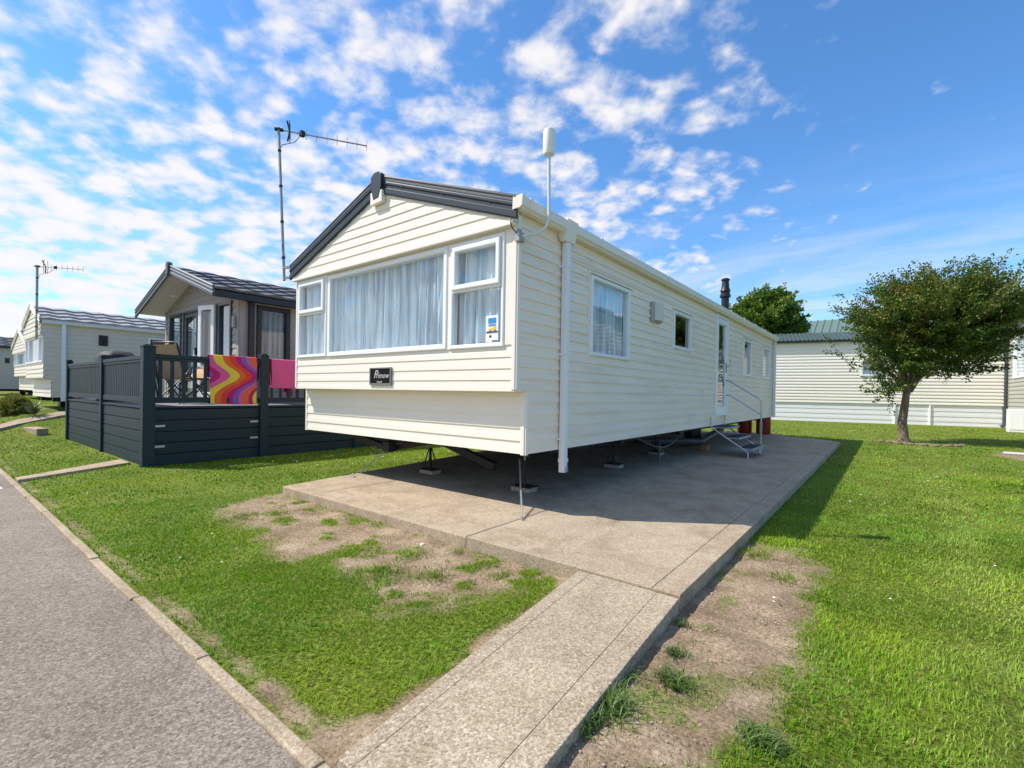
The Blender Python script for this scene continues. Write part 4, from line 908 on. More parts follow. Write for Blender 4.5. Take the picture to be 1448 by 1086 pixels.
# satellite dish on D
sdh = thing('satellite_dish', 'dark satellite dish above the grey beige caravan roof at far left', 'satellite dish', (-30.5, .15, 3.1))
mb = MB(); c = Vector((-31.0, .12, 3.42)); nn = Vector((.8, -.55, .25)).normalized(); s_ = nn.cross(Vector((0, 0, 1))).normalized(); u_ = s_.cross(nn)
vs = [c-nn*.08]; fs = []
for j, (rr, dd) in enumerate(((.12, -.06), (.22, -.02), (.30, .04))):
    for k in range(16): q = 2*math.pi*k/16; vs.append(c+nn*dd+s_*rr*math.cos(q)+u_*rr*math.sin(q))
for k in range(16): fs.append((0, 1+k, 1+(k+1) % 16))
for j in range(2):
    for k in range(16): a = 1+j*16+k; b = 1+j*16+(k+1) % 16; fs.append((a, b, b+16, a+16))
mb.add(vs, fs); mb.build('dish', mat('dish_grey', (.08, .085, .09), .5), sdh)
mb = MB(); mb.tube([(c.x, c.y, 3.0), (c.x, c.y, 3.4)], .025, 8); mb.tube([c-u_*.28+nn*.04, c+nn*.36-u_*.1], .012, 6); mb.lathe([(.03, 0), (.03, .06)], tuple(c+nn*.36-u_*.12), 8); mb.build('arm', DULLGALV, sdh)
aerial('television aerial on a thin mast at the front of the beige caravan', -14.95, -1.28, 2.35, 4.27, (.60, .80, .0), 1.0, .026, 1.3)
aerial('small distant television aerial beyond the beige caravan', -24.0, -.47, 3.2, 3.95, (.9, .5, 0), .5, .016, .6)

# ------------------------------------------------------------------ lodge
LX0, LX1, LY, LZE, LZR = -11.20, -7.08, .50, 2.93, 3.60
TAUPE = mat('taupe_board_siding', (.36, .325, .305), .6, var=.08, vscale=3, bump=.2, bscale=40, stretch=(1, 1, 5)); TAUPET = mat('taupe_trim', (.35, .305, .28), .6, var=.04)
lg = thing('holiday_lodge', 'taupe holiday lodge with dark framed doors and deep porch gable behind the dark decking', 'lodge', (-9.1, 5, 0))
lw = [(-10.90, -10.12, .95, 2.84), (-9.98, -8.06, .90, 2.84), (-8.03, -7.40, .95, 2.84)]
xm = (LX0+LX1)/2; sl = (LZR-LZE)/((LX1-LX0)/2+.15)
mb = MB(); siding(mb, (0, LY), FU, FN, .62, LZR-.05, lambda z: (LX0+max(0, (z-LZE)/sl-.10), LX1-max(0, (z-LZE)/sl-.10)), lw, .13, .012); mb.build('front_wall', TAUPE, lg)
LWS = [(.80, 1.45, 1.30, 2.76)]
mb = MB(); siding(mb, (LX1, 0), SU, SN, .45, LZE+.02, lambda z: (LY, LY+11), LWS, .13, .012); siding(mb, (LX0, 0), SU, (-1, 0), .45, LZE+.02, lambda z: (LY, LY+11), [], .13, .012)
siding(mb, (0, LY+11), FU, (0, 1), .45, LZR-.05, lambda z: (LX0+max(0, (z-LZE)/sl-.10), LX1-max(0, (z-LZE)/sl-.10)), [], .13, .012); mb.build('side_wall', TAUPE, lg)
mb = MB(); mb.box(LX0, LX1, LY+.02, LY+11, .40, .46); mb.box(LX0+.1, LX1-.1, LY+1.3, LY+1.33, .5, 2.9); mb.box(LX1-.7, LX1-.68, LY+.1, LY+10.9, .5, 2.9); mb.build('floor', DARKIN, lg)
mb = MB(); mb.box(LX1-.10, LX1+.012, LY-.016, LY+.03, .5, LZE); mb.box(LX0-.01, LX0+.10, LY-.016, LY+.03, .5, LZE)
mb.box(LX1-.005, LX1+.016, LY-.016, LY+.09, .5, LZE-.03); mb.build('corner_trim', TAUPET, lg)
mb = MB(); mb.box(LX1+.012, LX1+.075, .64, .74, .3, 2.86); mb.build('downpipe', BLACK, lg, bevel=.004)
yo = -.02
mb = MB(); e = .22
mb.prism([(LX0-e, LZE-.05), (xm, LZR-.01), (LX1+e, LZE-.05), (LX1+e, LZE-.065), (xm, LZR-.025), (LX0-e, LZE-.065)], 'y', yo+.03, LY+11.1); mb.build('soffit', mat('white_soffit', (.66, .62, .56), .6), lg)
tile_roof(lg, xm, LZR+.03, LX1+e+.03, LZE-.02, yo, LY+11.1, SLATE_TILE, .36, .42, .03); tile_roof(lg, xm, LZR+.03, LX0-e-.03, LZE-.02, yo, LY+11.1, SLATE_TILE, .36, .42, .03)
DKB = mat('blue_grey_trim', (.075, .095, .115), .4, var=.05)
barge(lg, xm, LZR-.01, LX1+e+.02, LZE-.045, yo, .19, DKB, proud=1.4); barge(lg, xm, LZR-.01, LX0-e-.02, LZE-.045, yo, .19, DKB, proud=1.4)
mb = MB(); mb.prism([(xm-.07, LZR+.09), (xm, LZR+.13), (xm+.07, LZR+.09), (xm+.055, LZR-.12), (xm, LZR-.17), (xm-.055, LZR-.12)], 'y', yo-.07, yo+.02); mb.build('finial', DKB, lg, bevel=.008)
mb = MB(); mb.box(LX1+e-.02, LX1+e+.07, yo-.02, LY+11, LZE-.16, LZE-.06); mb.box(LX1+.01, LX1+.12, LY+.1, LY+11, LZE-.14, LZE-.07); mb.build('gutter', BLACK, lg)
mb = MB(); mb.lathe([(.07, 0), (.07, .012), (.05, .02)], (-9.9, .28, LZE+.215), 14); mb.build('downlight', WHITE, lg)
dk = mat('anthracite_frame', (.03, .038, .048), .35)
window(lg, (0, LY), FU, FN, *lw[0], label='tall dark framed pane left of the doors', fw=.07, proud=.035, fm=dk, seed=60, cur=NET)
window(lg, (0, LY), FU, FN, *lw[2], label='dark framed pane right of the open door', fw=.07, proud=.035, fm=dk, seed=61, cur=NET)
wsd = window(lg, (LX1, 0), SU, SN, *LWS[0], label='black framed side window', fw=.09, proud=.04, fm=BLACK, seed=62, cur=NETG)
dd = MB(); frame_mb(dd, (0, LY), FU, FN, *lw[1][:2], lw[1][2], lw[1][3], .06, -.06, .04); df = dd.build('door_frame', dk, lg)
# closed left leaf
mb = MB(); frame_mb(mb, (0, LY), FU, FN, -9.92, -9.15, .96, 2.78, .09, -.03, .02); lf = mb.build('door', dk, df)
pane_mb((0, LY), FU, FN, -9.83, -9.24, 1.05, 2.69, -.01).build('pane', GLASS, df)
curtain_mb((0, LY), FU, FN, -9.85, -9.2, 1.0, 2.75, -.12, seed=66).build('curtain', NET, df, smooth=True)
# beige curtain gathered in the opening
curtain_mb((0, LY), FU, FN, -8.98, -8.60, .95, 2.75, -.14, amp=.05, seed=64, gather=1.2).build('curtain', mat('tan_curtain', (.45, .36, .25), .9), df, smooth=True)
# open right leaf, hinged at x=-8.12, swung out towards the viewer
hx = -8.10; ang = rad(14); U3 = (-math.cos(ang), -math.sin(ang)); N3 = (-U3[1], U3[0])
mb = MB(); frame_mb(mb, (hx, LY-.05), U3, N3, 0, .50, .96, 2.82, .10, -.02, .03); od = mb.build('door', WHITE, df); od['label'] = 'white edged glass door standing open'
pane_mb((hx, LY-.05), U3, N3, .10, .40, 1.06, 2.70, .005).build('pane', GLASS, df)
mb = MB(); mb.box(-9.13, -9.09, LY-.075, LY-.02, 1.85, 2.0); mb.build('handle', BLACK, df)
mb = MB(); mb.box(-7.30, -7.20, LY-.06, LY-.01, 2.30, 2.52); mb.build('wall_light', DULLGALV, lg, bevel=.006)
mb = MB(); mb.box(LX0+.3, LX1-.3, LY+.1, LY+10.8, .1, .42); mb.build('underframe', BLACK, lg)

# ------------------------------------------------------------------ decking
DX0, DX1, DY0, DZ = -11.20, -5.85, -1.22, .87
DECKM = mat('anthracite_deck_plastic', (.012, .030, .043), .5, spec=.3, var=.10, vscale=4, bump=.12, bscale=60, stretch=(1, 1, 4), dirt=(.022, .036, .052), dscale=3, dthr=(.58, .85))
DECKF = mat('grey_deck_board', (.22, .23, .24), .6, var=.1, vscale=5)
dkk = thing('decking', 'raised dark blue grey plastic decking with railings round the lodge', 'decking', (-8.5, -.3, 0))
def post(x, y, top=1.72, s=.075, name='post'):
    mb = MB(); mb.box(x-s, x+s, y-s, y+s, 0, top); p = mb.build(name, DECKM, dkk, bevel=.006)
    mb = MB(); mb.box(x-s-.008, x+s+.008, y-s-.008, y+s+.008, top, top+.018); mb.prism([(x-s*.8, top+.018), (x+s*.8, top+.018), (x+s*.55, top+.04), (x-s*.55, top+.04)], 'y', y-s*.7, y+s*.7); mb.build('post_cap', DECKM, p, bevel=.004); return p
posts_f = [(DX0, DY0), (-8.32, DY0), (DX1, DY0)]; posts_r = [(DX1, .39), (DX1, 2.2), (DX1, 4.2)]
for x, y in posts_f: post(x, y, 1.72 if x == DX1 else 1.66, .075 if x == DX1 else .05)
for x, y in posts_r: post(x, y, 1.70, .065)
def panel(a, b, axis, fixed, out, bal_w, pitch, zt):
    """rails, balusters, skirt boards between posts along an axis; out = -1/+1 outward side"""
    def bx(mb, u0, u1, o0, o1, z0, z1):
        p0, p1 = sorted((fixed+out*o0, fixed+out*o1))
        if axis == 'x': mb.box(u0, u1, p0, p1, z0, z1)
        else: mb.box(p0, p1, u0, u1, z0, z1)
    mb = MB(); bx(mb, a, b, -.03, .035, zt-.055, zt); bx(mb, a, b, -.02, .025, zt-.095, zt-.056); mb.build('top_rail', DECKM, dkk, bevel=.005)
    mb = MB(); bx(mb, a, b, -.02, .025, DZ+.045, DZ+.13); mb.build('bottom_rail', DECKM, dkk, bevel=.005)
    n = int((b-a)/pitch); 
    for k in range(n):
        u = a+(b-a)*(k+.5)/n; mb = MB(); bx(mb, u-bal_w/2, u+bal_w/2, -.018, .012, DZ+.131, zt-.096); mb.build('baluster', DECKM, dkk)
    mb = MB(); bx(mb, a, b, -.05, .03, DZ-.035, DZ-.003); mb.build('deck_edge', DECKM, dkk, bevel=.004)
    hb = (DZ-.04)/5
    for k in range(5):
        mb = MB(); bx(mb, a+.002, b-.002, -.02, .014, .004+k*hb, (k+1)*hb-.008); mb.build('skirt_board', DECKM, dkk, bevel=.004)
panel(DX0+.05, -8.37, 'x', DY0, -1, .075, .098, 1.60); panel(-8.27, DX1-.075, 'x', DY0, -1, .075, .098, 1.61)
panel(DY0+.075, .39-.065, 'y', DX1, 1, .045, .145, 1.63); panel(.39+.065, 2.2-.065, 'y', DX1, 1, .045, .145, 1.64); panel(2.2+.065, 4.2-.065, 'y', DX1, 1, .045, .145, 1.64)
mb = MB(); y = DY0
while y < LY-.05:
    mb.box(DX0, DX1, y+.003, min(y+.142, LY-.02), DZ-.028, DZ); y += .145
x = LX1+.02
while x < DX1: mb.box(x+.003, min(x+.142, DX1), LY, 5.5, DZ-.028, DZ); x += .145
mb.build('deck_floor', DECKF, dkk)
mb = MB(); mb.box(DX0+.05, DX1-.05, DY0+.06, LY-.05, .02, .80); mb.box(LX1+.1, DX1-.08, LY, 5.4, .02, .80); mb.build('deck_frame', BLACK, dkk)
for i, (y, z) in enumerate(((DY0+.14, .58), (DY0+.14, .28), (.24, .60), (.24, .33))):
    mb = MB(); mb.box(DX1+.014, DX1+.022, y-.06, y+.07, z-.016, z+.016); mb.build('hinge', GALV, dkk, bevel=.003)
mb = MB(); mb.box(DX1-.13, DX1-.095, DY0-.021, DY0-.014, .60, .76); mb.build('number_label', WHITE, dkk)

# towels on the rail
def towel(name, label, y0, y1, ztop, zbot, m_, seed, xoff=.045, back=.35, skew=0):
    mb = MB(); nu, nz = 40, 36; rg = random.Random(seed); ph = rg.uniform(0, 6); vs = []
    path = []
    # outside drop, over the rail, short inside drop
    for j in range(nz+1): path.append(('o', j/nz))
    for j in range(1, 6): path.append(('t', j/5))
    for j in range(1, 9): path.append(('b', j/8))
    for k, t in path:
        for i in range(nu+1):
            u = i/nu; y = y0+(y1-y0)*u
            wob = .016*math.sin(u*9+ph)+.011*math.sin(u*19+ph*2+t*2)
            if k == 'o': z = zbot+(ztop-zbot)*t-.012*math.sin(u*3.1)*(1-t)+skew*(1-t)*(u-.5); x = DX1+xoff+wob*(1-t*.8); y += .02*(1-t)*math.sin(u*5+ph)
            elif k == 't': z = ztop+.008*math.sin(t*3.14); x = DX1+xoff-(.09)*t
            else: z = ztop-back*t; x = DX1+xoff-.09-.005*t+wob*t*.5
            vs.append((x, y, z))
    n = len(path); mb.add(vs, [(j*(nu+1)+i, j*(nu+1)+i+1, (j+1)*(nu+1)+i+1, (j+1)*(nu+1)+i) for j in range(n-1) for i in range(nu)])
    o = mb.build(name, m_, smooth=True, origin=(DX1, (y0+y1)/2, ztop)); tag(o, label, 'towel')
    md = o.modifiers.new('thick', 'SOLIDIFY'); md.thickness = .004
    return o
def swirl_mat():
    m_ = mat('swirl_towel_cloth', (.8, .2, .3), .85, bump=.3, bscale=150); nt = m_.node_tree; N = nt.nodes; L = nt.links; b = N['Principled BSDF']
    tc = N.new('ShaderNodeTexCoord'); sp = N.new('ShaderNodeSeparateXYZ'); L.new(tc.outputs['Generated'], sp.inputs[0])
    def M(op, a, b_=None, c=None):
        n = N.new('ShaderNodeMath'); n.operation = op
        for i, v in enumerate((a, b_, c)):
            if v is None: continue
            if isinstance(v, (int, float)): n.inputs[i].default_value = v
            else: L.new(v, n.inputs[i])
        return n.outputs[0]
    u = sp.outputs[1]; v = sp.outputs[2]
    # bulge to the right at mid height, then sweep back left at the foot
    g = M('EXPONENT', M('MULTIPLY', M('POWER', M('DIVIDE', M('SUBTRACT', v, .60), .24), 2.0), -1.0))
    g2 = M('EXPONENT', M('MULTIPLY', M('POWER', M('DIVIDE', M('SUBTRACT', v, .98), .16), 2.0), -1.0))
    t = M('SUBTRACT', M('SUBTRACT', u, M('MULTIPLY', g, .47)), M('MULTIPLY', g2, .12))
    w = M('MULTIPLY', M('SINE', M('MULTIPLY', v, 9.0)), .03)
    t = M('MULTIPLY_ADD', M('ADD', t, w), .55, .34)
    r = N.new('ShaderNodeValToRGB'); r.color_ramp.interpolation = 'CONSTANT'; L.new(t, r.inputs[0]); e = r.color_ramp.elements
    P_ = (.20, .10, .42); Mg = (.50, .01, .16); Pk = (.70, .10, .30); Ye = (.80, .58, .06); Or = (.75, .13, .03); Rd = (.72, .05, .03)
    st = [(0, P_), (.10, Mg), (.19, Pk), (.30, Ye), (.405, Or), (.48, Rd), (.55, Mg), (.61, P_), (.67, Pk), (.715, Or), (.79, Mg), (.84, Ye)]
    while len(e) < len(st): e.new(.5)
    for i, (p, c) in enumerate(st): e[i].position = p; e[i].color = (*c, 1)
    L.new(r.outputs[0], b.inputs['Base Color']); return m_
towel('beach_towel', 'multicoloured swirl patterned beach towel hanging over the decking rail', -.45, .27, 1.665, .90, swirl_mat(), 3, skew=-.02)
towel('towel', 'plain bright pink towel hanging over the rail beyond the swirl towel', .50, 1.20, 1.655, 1.17, mat('pink_towel_cloth', (.72, .10, .28), .9, var=.05, bump=.3, bscale=150), 6)
towel('garment', 'dark maroon garment hanging on the rail beside the pink towel', .31, .50, 1.66, 1.22, mat('maroon_cloth', (.09, .008, .025), .9), 9, xoff=.05)
towel('swimwear', 'small red swimming costume dangling below the pink towel', .80, .90, 1.20, 1.02, mat('red_cloth', (.35, .01, .04), .8), 12, xoff=-.03, back=.1)

# garden furniture on the deck
TAN = mat('tan_mesh_cloth', (.52, .33, .18), .8, var=.08, vscale=20, bump=.2, bscale=200)
def garden_chair(label, x, y, face, recl=.30, s=1.0, bh=1.0):
    """face: direction the sitter looks (radians)"""
    t = thing('garden_chair', label, 'chair', (x, y, DZ), 'tan garden chairs on the decking')
    R_ = Matrix.Translation((x, y, DZ)) @ Matrix.Rotation(face, 4, 'Z')
    def tp(p): return tuple(R_ @ Vector(p))
    w = .27
    mb = MB()
    a, b, c, d = (-.20, .43), (.26, .45), (-.20-recl*s, 1.02), (0, 0)
    th = .018
    # backrest sling (slightly curved)
    vs = []
    for j in range(9):
        tt = j/8; px = -.20-recl*s*tt+.03*math.sin(math.pi*tt); pz = .44+.58*tt*bh
        for i in (-1, 1): vs.append(tp((px, i*w*.93, pz)))
        for i in (-1, 1): vs.append(tp((px-.022, i*w*.93, pz+.006)))
    fs = []
    for j in range(8): q = j*4; fs += [(q, q+1, q+5, q+4), (q+2, q+6, q+7, q+3), (q, q+4, q+6, q+2), (q+1, q+3, q+7, q+5)]
    fs += [(0, 2, 3, 1), (32, 33, 35, 34)]
    mb.add(vs, fs); mb.build('backrest', TAN, t)
    mb = MB(); M_ = R_ ; mb.box(-.20, .27, -w*.93, w*.93, .425, .45, M_); mb.build('seat', TAN, t, bevel=.008)
    for sgn in (-1, 1):
        mb = MB(); Y_ = sgn*w
        mb.tube([tp((.28, Y_, .44)), tp((-.20, Y_, .43)), tp((-.20-recl*s, Y_, .44+.60*bh)), tp((-.22-recl*s, Y_*.8, .44+.63*bh)), tp((-.22-recl*s, 0, .44+.63*bh))], .013, 6)
        mb.tube([tp((.30, Y_*1.05, 0)), tp((-.22, Y_*1.05, .62)), tp((.25, Y_*1.05, .65))], .012, 6); mb.tube([tp((-.30, Y_*1.02, 0)), tp((.28, Y_*1.02, .46)), tp((.25, Y_*1.05, .65))], .012, 6)
        mb.build('side_frame', BLACK, t, smooth=True)
    return t
garden_chair('tan garden chair with tall back seen from behind, beside the corner post', -7.1, -.42, rad(115), .13, 1.0, .93)
garden_chair('tan garden chair facing the lodge, partly hidden behind the rail left of the swirl towel', -7.9, -.02, rad(-65), .22, 1.0, .42)
tb = thing('garden_table', 'low dark round garden table between the tan chairs', 'table', (-8.95, -.45, DZ))
mb = MB(); mb.lathe([(.36, .52), (.38, .53), (.38, .55), (.36, .56)], (-8.95, -.45, DZ), 28); mb.build('table_top', BLACK, tb)
for k in range(4):
    q = .4+k*math.pi/2; mb = MB(); mb.tube([(-8.95+.32*math.cos(q), -.45+.32*math.sin(q), DZ), (-8.95+.2*math.cos(q), -.45+.2*math.sin(q), DZ+.53)], .014, 6); mb.build('leg', BLACK, tb)
# covered barbecue
bq = MB(); c = (-9.25, -.85); prof = [(.0, .0), (.36, 0), (.38, .35), (.40, .72), (.38, .86), (.28, .94), (.0, .98)]
vs = []; n = 24
for (rr, z) in prof:
    for k in range(n):
        a = 2*math.pi*k/n; sx = .95*abs(math.cos(a))**.6*(1 if math.cos(a) > 0 else -1); sy = .75*abs(math.sin(a))**.6*(1 if math.sin(a) > 0 else -1)
        wob = 1+.04*math.sin(a*7+z*5); vs.append((c[0]+rr*sx*wob, c[1]+rr*sy*wob, DZ+z))
bq.add(vs, [(j*n+k, j*n+(k+1) % n, (j+1)*n+(k+1) % n, (j+1)*n+k) for j in range(len(prof)-1) for k in range(n)])
tag(bq.build('covered_barbecue', mat('dark_cover_cloth', (.015, .02, .028), .7, var=.2, vscale=8, bump=.5, bscale=10), smooth=True, origin=(c[0], c[1], DZ)), 'barbecue under a dark cover behind the front railing of the decking', 'barbecue')

# ------------------------------------------------------------------ buildings on the right
RD = Vector((.975, .222)); RN = Vector((.222, -.975)); RP = Vector((-2.6, 23.56))
WHS = mat('white_siding', (.85, .81, .74), .5, var=.03); WSK = mat('white_skirting', (.82, .83, .86), .45, var=.04)
rb = thing('static_caravan', 'long white static caravan with slate grey roof and white skirting behind the small tree', 'caravan', (2, 24.5, 0))
mb = MB(); siding(mb, RP, RD, RN, .92, 3.92, lambda z: (0, 14), [(4.15, 5.05, 2.2, 3.02)], .15, .022); mb.build('long_wall', WHS, rb)
for (a, b) in ((0, 5.45), (5.47, 6.72), (6.74, 14)):
    mb = MB(); siding(mb, (RP[0]-RN[0]*.03, RP[1]-RN[1]*.03), RD, RN, -.05, .91, lambda z: (a, b), [], .23, .012); mb.build('skirting_panel', WSK, rb)
mb = MB()
for u in (5.46, 6.73): q = RP+RD*u; mb.box(-.03, .03, -.02, .02, 0, .9, Matrix.Translation((q.x, q.y, 0)))
mb.build('skirting_joint', WHITE, rb)
window(rb, RP, RD, RN, 4.15, 5.05, 2.2, 3.02, fw=.09, proud=.05, cur=NET, seed=90)
mb = MB()
MR = Matrix(((RD[0], -RN[0], 0, RP[0]), (RD[1], -RN[1], 0, RP[1]), (0, 0, 1, 0), (0, 0, 0, 1)))
def rp(u, v, z): return tuple(MR @ Vector((u, v, z)))
for u in np.arange(-.2, 14.2, .18):
    vs = [rp(u, -.15, 3.93), rp(u+.05, -.15, 3.97), rp(u+.10, -.15, 3.93), rp(u+.18, -.15, 3.93), rp(u, 1.9, 4.52), rp(u+.05, 1.9, 4.56), rp(u+.10, 1.9, 4.52), rp(u+.18, 1.9, 4.52)]
    mb.add(vs, [(0, 1, 5, 4), (1, 2, 6, 5), (2, 3, 7, 6)])
    vs = [rp(u, 3.95, 3.93), rp(u+.18, 3.95, 3.93), rp(u+.18, 1.9, 4.52), rp(u, 1.9, 4.52)]; mb.add(vs, [(0, 1, 2, 3)])
mb.build('roof', mat('slate_green_roof', (.06, .09, .088), .6, spec=.2, var=.1), rb)
mb = MB(); mb.box(-.2, 14.2, -.20, -.10, 3.84, 3.93, MR); mb.build('gutter', BLACK, rb)
mb = MB(); mb.box(.02, 14, 3.7, 3.74, 0, 3.92, MR); mb.box(0.0, .04, .02, 3.7, 0, 3.92, MR); mb.prism([(0, 0), (0, 0), (0, 0)], 'y', 0, 0); mb.build('end_wall', WHS, rb)
mb = MB(); mb.box(.1, 13.9, .5, .52, .1, 3.8, MR); mb.build('partition', DARKIN, rb)
gb = thing('hall', 'building with ribbed pale green roof rising behind the white caravan', 'building', (2, 31, 0))
mb = MB()
for u in np.arange(-3, 9, .38):
    def q(du, v, z): return (u+du-1.2, 29.5+v, z)
    for (v0, z0, v1, z1) in ((0, 4.55, 3.0, 6.05), (6.0, 4.55, 3.0, 6.05)):
        mb.add([q(0, v0, z0), q(.05, v0, z0+.06), q(.10, v0, z0), q(.38, v0, z0), q(0, v1, z1), q(.05, v1, z1+.06), q(.10, v1, z1), q(.38, v1, z1)], [(0, 1, 5, 4), (1, 2, 6, 5), (2, 3, 7, 6)])
mb.build('roof', mat('green_metal_roof', (.13, .195, .165), .45, var=.08), gb)
mb = MB(); mb.prism([(29.55, 0), (35.45, 0), (35.45, 4.5), (32.5, 5.98), (29.55, 4.5)], 'x', -4.1, 7.4); mb.build('walls', BEIGE, gb)
# right-hand edge caravan
ev = thing('static_caravan', 'grey green static caravan with slate downpipe at the right edge', 'caravan', (8.4, 21, 0))
SAGE = mat('sage_siding', (.40, .40, .36), .55, var=.05)
ex = 6.5; ey0, ey1 = 14.5, 25.75
mb = MB(); siding(mb, (ex, 0), SU, (-1, 0), .30, 4.35, lambda z: (ey0, ey1), [(22.0, 24.6, 2.05, 3.75)], .16, .02); mb.build('side_wall', SAGE, ev)
mb = MB(); siding(mb, (0, ey1), FU, (0, 1), .3, 4.35, lambda z: (ex, ex+4), [], .16, .02); siding(mb, (0, ey0), FU, FN, .3, 4.35, lambda z: (ex, ex+4), [], .16, .02); siding(mb, (ex+4, 0), SU, SN, .3, 4.35, lambda z: (ey0, ey1), [], .16, .02)
mb.prism([(ex, 4.36), (ex+2, 5.2), (ex+4, 4.36)], 'y', ey0+.02, ey1-.02); mb.build('end_wall', SAGE, ev)
window(ev, (ex, 0), SU, (-1, 0), 22.0, 24.6, 2.05, 3.75, fw=.10, proud=.04, cur=NET, seed=93)
mb = MB(); mb.prism([(ex-.25, 4.36), (ex+2, 5.28), (ex+4.25, 4.36), (ex+4.25, 4.44), (ex+2, 5.36), (ex-.25, 4.44)], 'y', ey0-.2, ey1+.2); mb.build('roof', SLATE_TILE, ev)
mb = MB(); mb.box(ex-.36, ex-.24, ey0-.2, ey1+.2, 4.34, 4.48); mb.build('gutter', PIPEW, ev)
mb = MB(); mb.tube([(ex-.30, ey1-.1, 4.36), (ex-.30, ey1-.1, 4.25), (ex-.10, ey1-.1, 4.0), (ex-.10, ey1-.1, .12), (ex-.22, ey1-.15, .05)], .085, 10); mb.build('downpipe', mat('slate_pipe', (.07, .08, .11), .45), ev, smooth=True)
mb = MB(); mb.box(ex+.02, ex+3.9, ey0+.05, ey1-.05, .0, .30); mb.box(ex+.6, ex+.62, ey0+.1, ey1-.1, .3, 4.3); mb.build('skirting', WSK, ev)
mc = thing('meter_cabinet', 'small white meter cabinet standing by the right edge caravan', 'cabinet', (6.15, 21.8, 0))
mb = MB(); mb.box(5.95, 6.38, 21.6, 22.0, 0.0, .85); mb.build('cabinet_body', WHITE, mc, bevel=.02)
mb = MB(); mb.box(5.98, 6.35, 21.585, 21.598, .1, .80); mb.build('cabinet_door', WHITE, mc, bevel=.005)
mb = MB(); mb.box(4.45, 5.0, 11.15, 11.22, .03, .06); tag(mb.build('white_plank', WHITE, origin=(4.7, 11.2, 0)), 'short white plank lying in the grass at the right edge', 'plank')

# ------------------------------------------------------------------ vegetation
def leaf_mat(name, trans=.3):
    m_ = bpy.data.materials.new(name); m_.use_nodes = True; nt = m_.node_tree; N = nt.nodes; L = nt.links; b = N['Principled BSDF']
    at = N.new('ShaderNodeAttribute'); at.attribute_name = 'tint'; L.new(at.outputs['Color'], b.inputs['Base Color']); b.inputs['Roughness'].default_value = .45; b.inputs['Specular IOR Level'].default_value = .4
    t = N.new('ShaderNodeBsdfTranslucent'); L.new(at.outputs['Color'], t.inputs[0]); ms = N.new('ShaderNodeMixShader'); ms.inputs[0].default_value = trans
    L.new(b.outputs[0], ms.inputs[1]); L.new(t.outputs[0], ms.inputs[2]); L.new(ms.outputs[0], N['Material Output'].inputs[0]); return m_
LEAF = leaf_mat('leaf_surface')
def leaves(name, parent, C0, D0, size, cols, m_=None):
    """C0 centres, D0 growth directions (n,3); each leaf is a folded diamond"""
    n = len(C0); rnd = RNG.normal(0, 1, (n, 3)); a = D0+rnd*.75; a /= np.linalg.norm(a, axis=1)[:, None]
    s = np.cross(a, RNG.normal(0, 1, (n, 3))); s /= np.linalg.norm(s, axis=1)[:, None]; nn = np.cross(a, s)
    L_ = (size*RNG.uniform(.7, 1.3, n))[:, None]; Wd = L_*.36
    v0 = C0; v1 = C0+a*L_*.5+s*Wd+nn*Wd*.3; v2 = C0+a*L_; v3 = C0+a*L_*.5-s*Wd+nn*Wd*.3
    V = np.stack([v0, v1, v2, v3], 1).reshape(-1, 3); b = (np.arange(n)*4)[:, None]; F = np.concatenate([b+np.array([0, 1, 2]), b+np.array([0, 2, 3])], 1).ravel()
    off = np.array(wloc(parent)) if parent else np.zeros(3)
    me = bpy.data.meshes.new(name); me.vertices.add(len(V)); me.vertices.foreach_set('co', (V-off).ravel().astype('f'))
    me.loops.add(len(F)); me.loops.foreach_set('vertex_index', F.astype('i')); me.polygons.add(2*n); me.polygons.foreach_set('loop_start', (np.arange(2*n)*3).astype('i')); me.update(calc_edges=True)
    cv_ = np.repeat(np.clip(cols, 0, 1), 4, 0); cv_ = np.concatenate([cv_, np.ones((len(cv_), 1))], 1)
    at = me.attributes.new('tint', 'FLOAT_COLOR', 'POINT'); at.data.foreach_set('color', cv_.ravel().astype('f'))
    me.materials.append(m_ or LEAF); o = bpy.data.objects.new(name, me); COL.objects.link(o)
    if parent: o.parent = parent
    return o
BARK = mat('bark', (.20, .145, .10), .9, var=.5, vscale=9, stretch=(3, 3, .6), bump=1.0, bscale=10, dirt=(.08, .06, .04), dscale=6, dthr=(.5, .62))
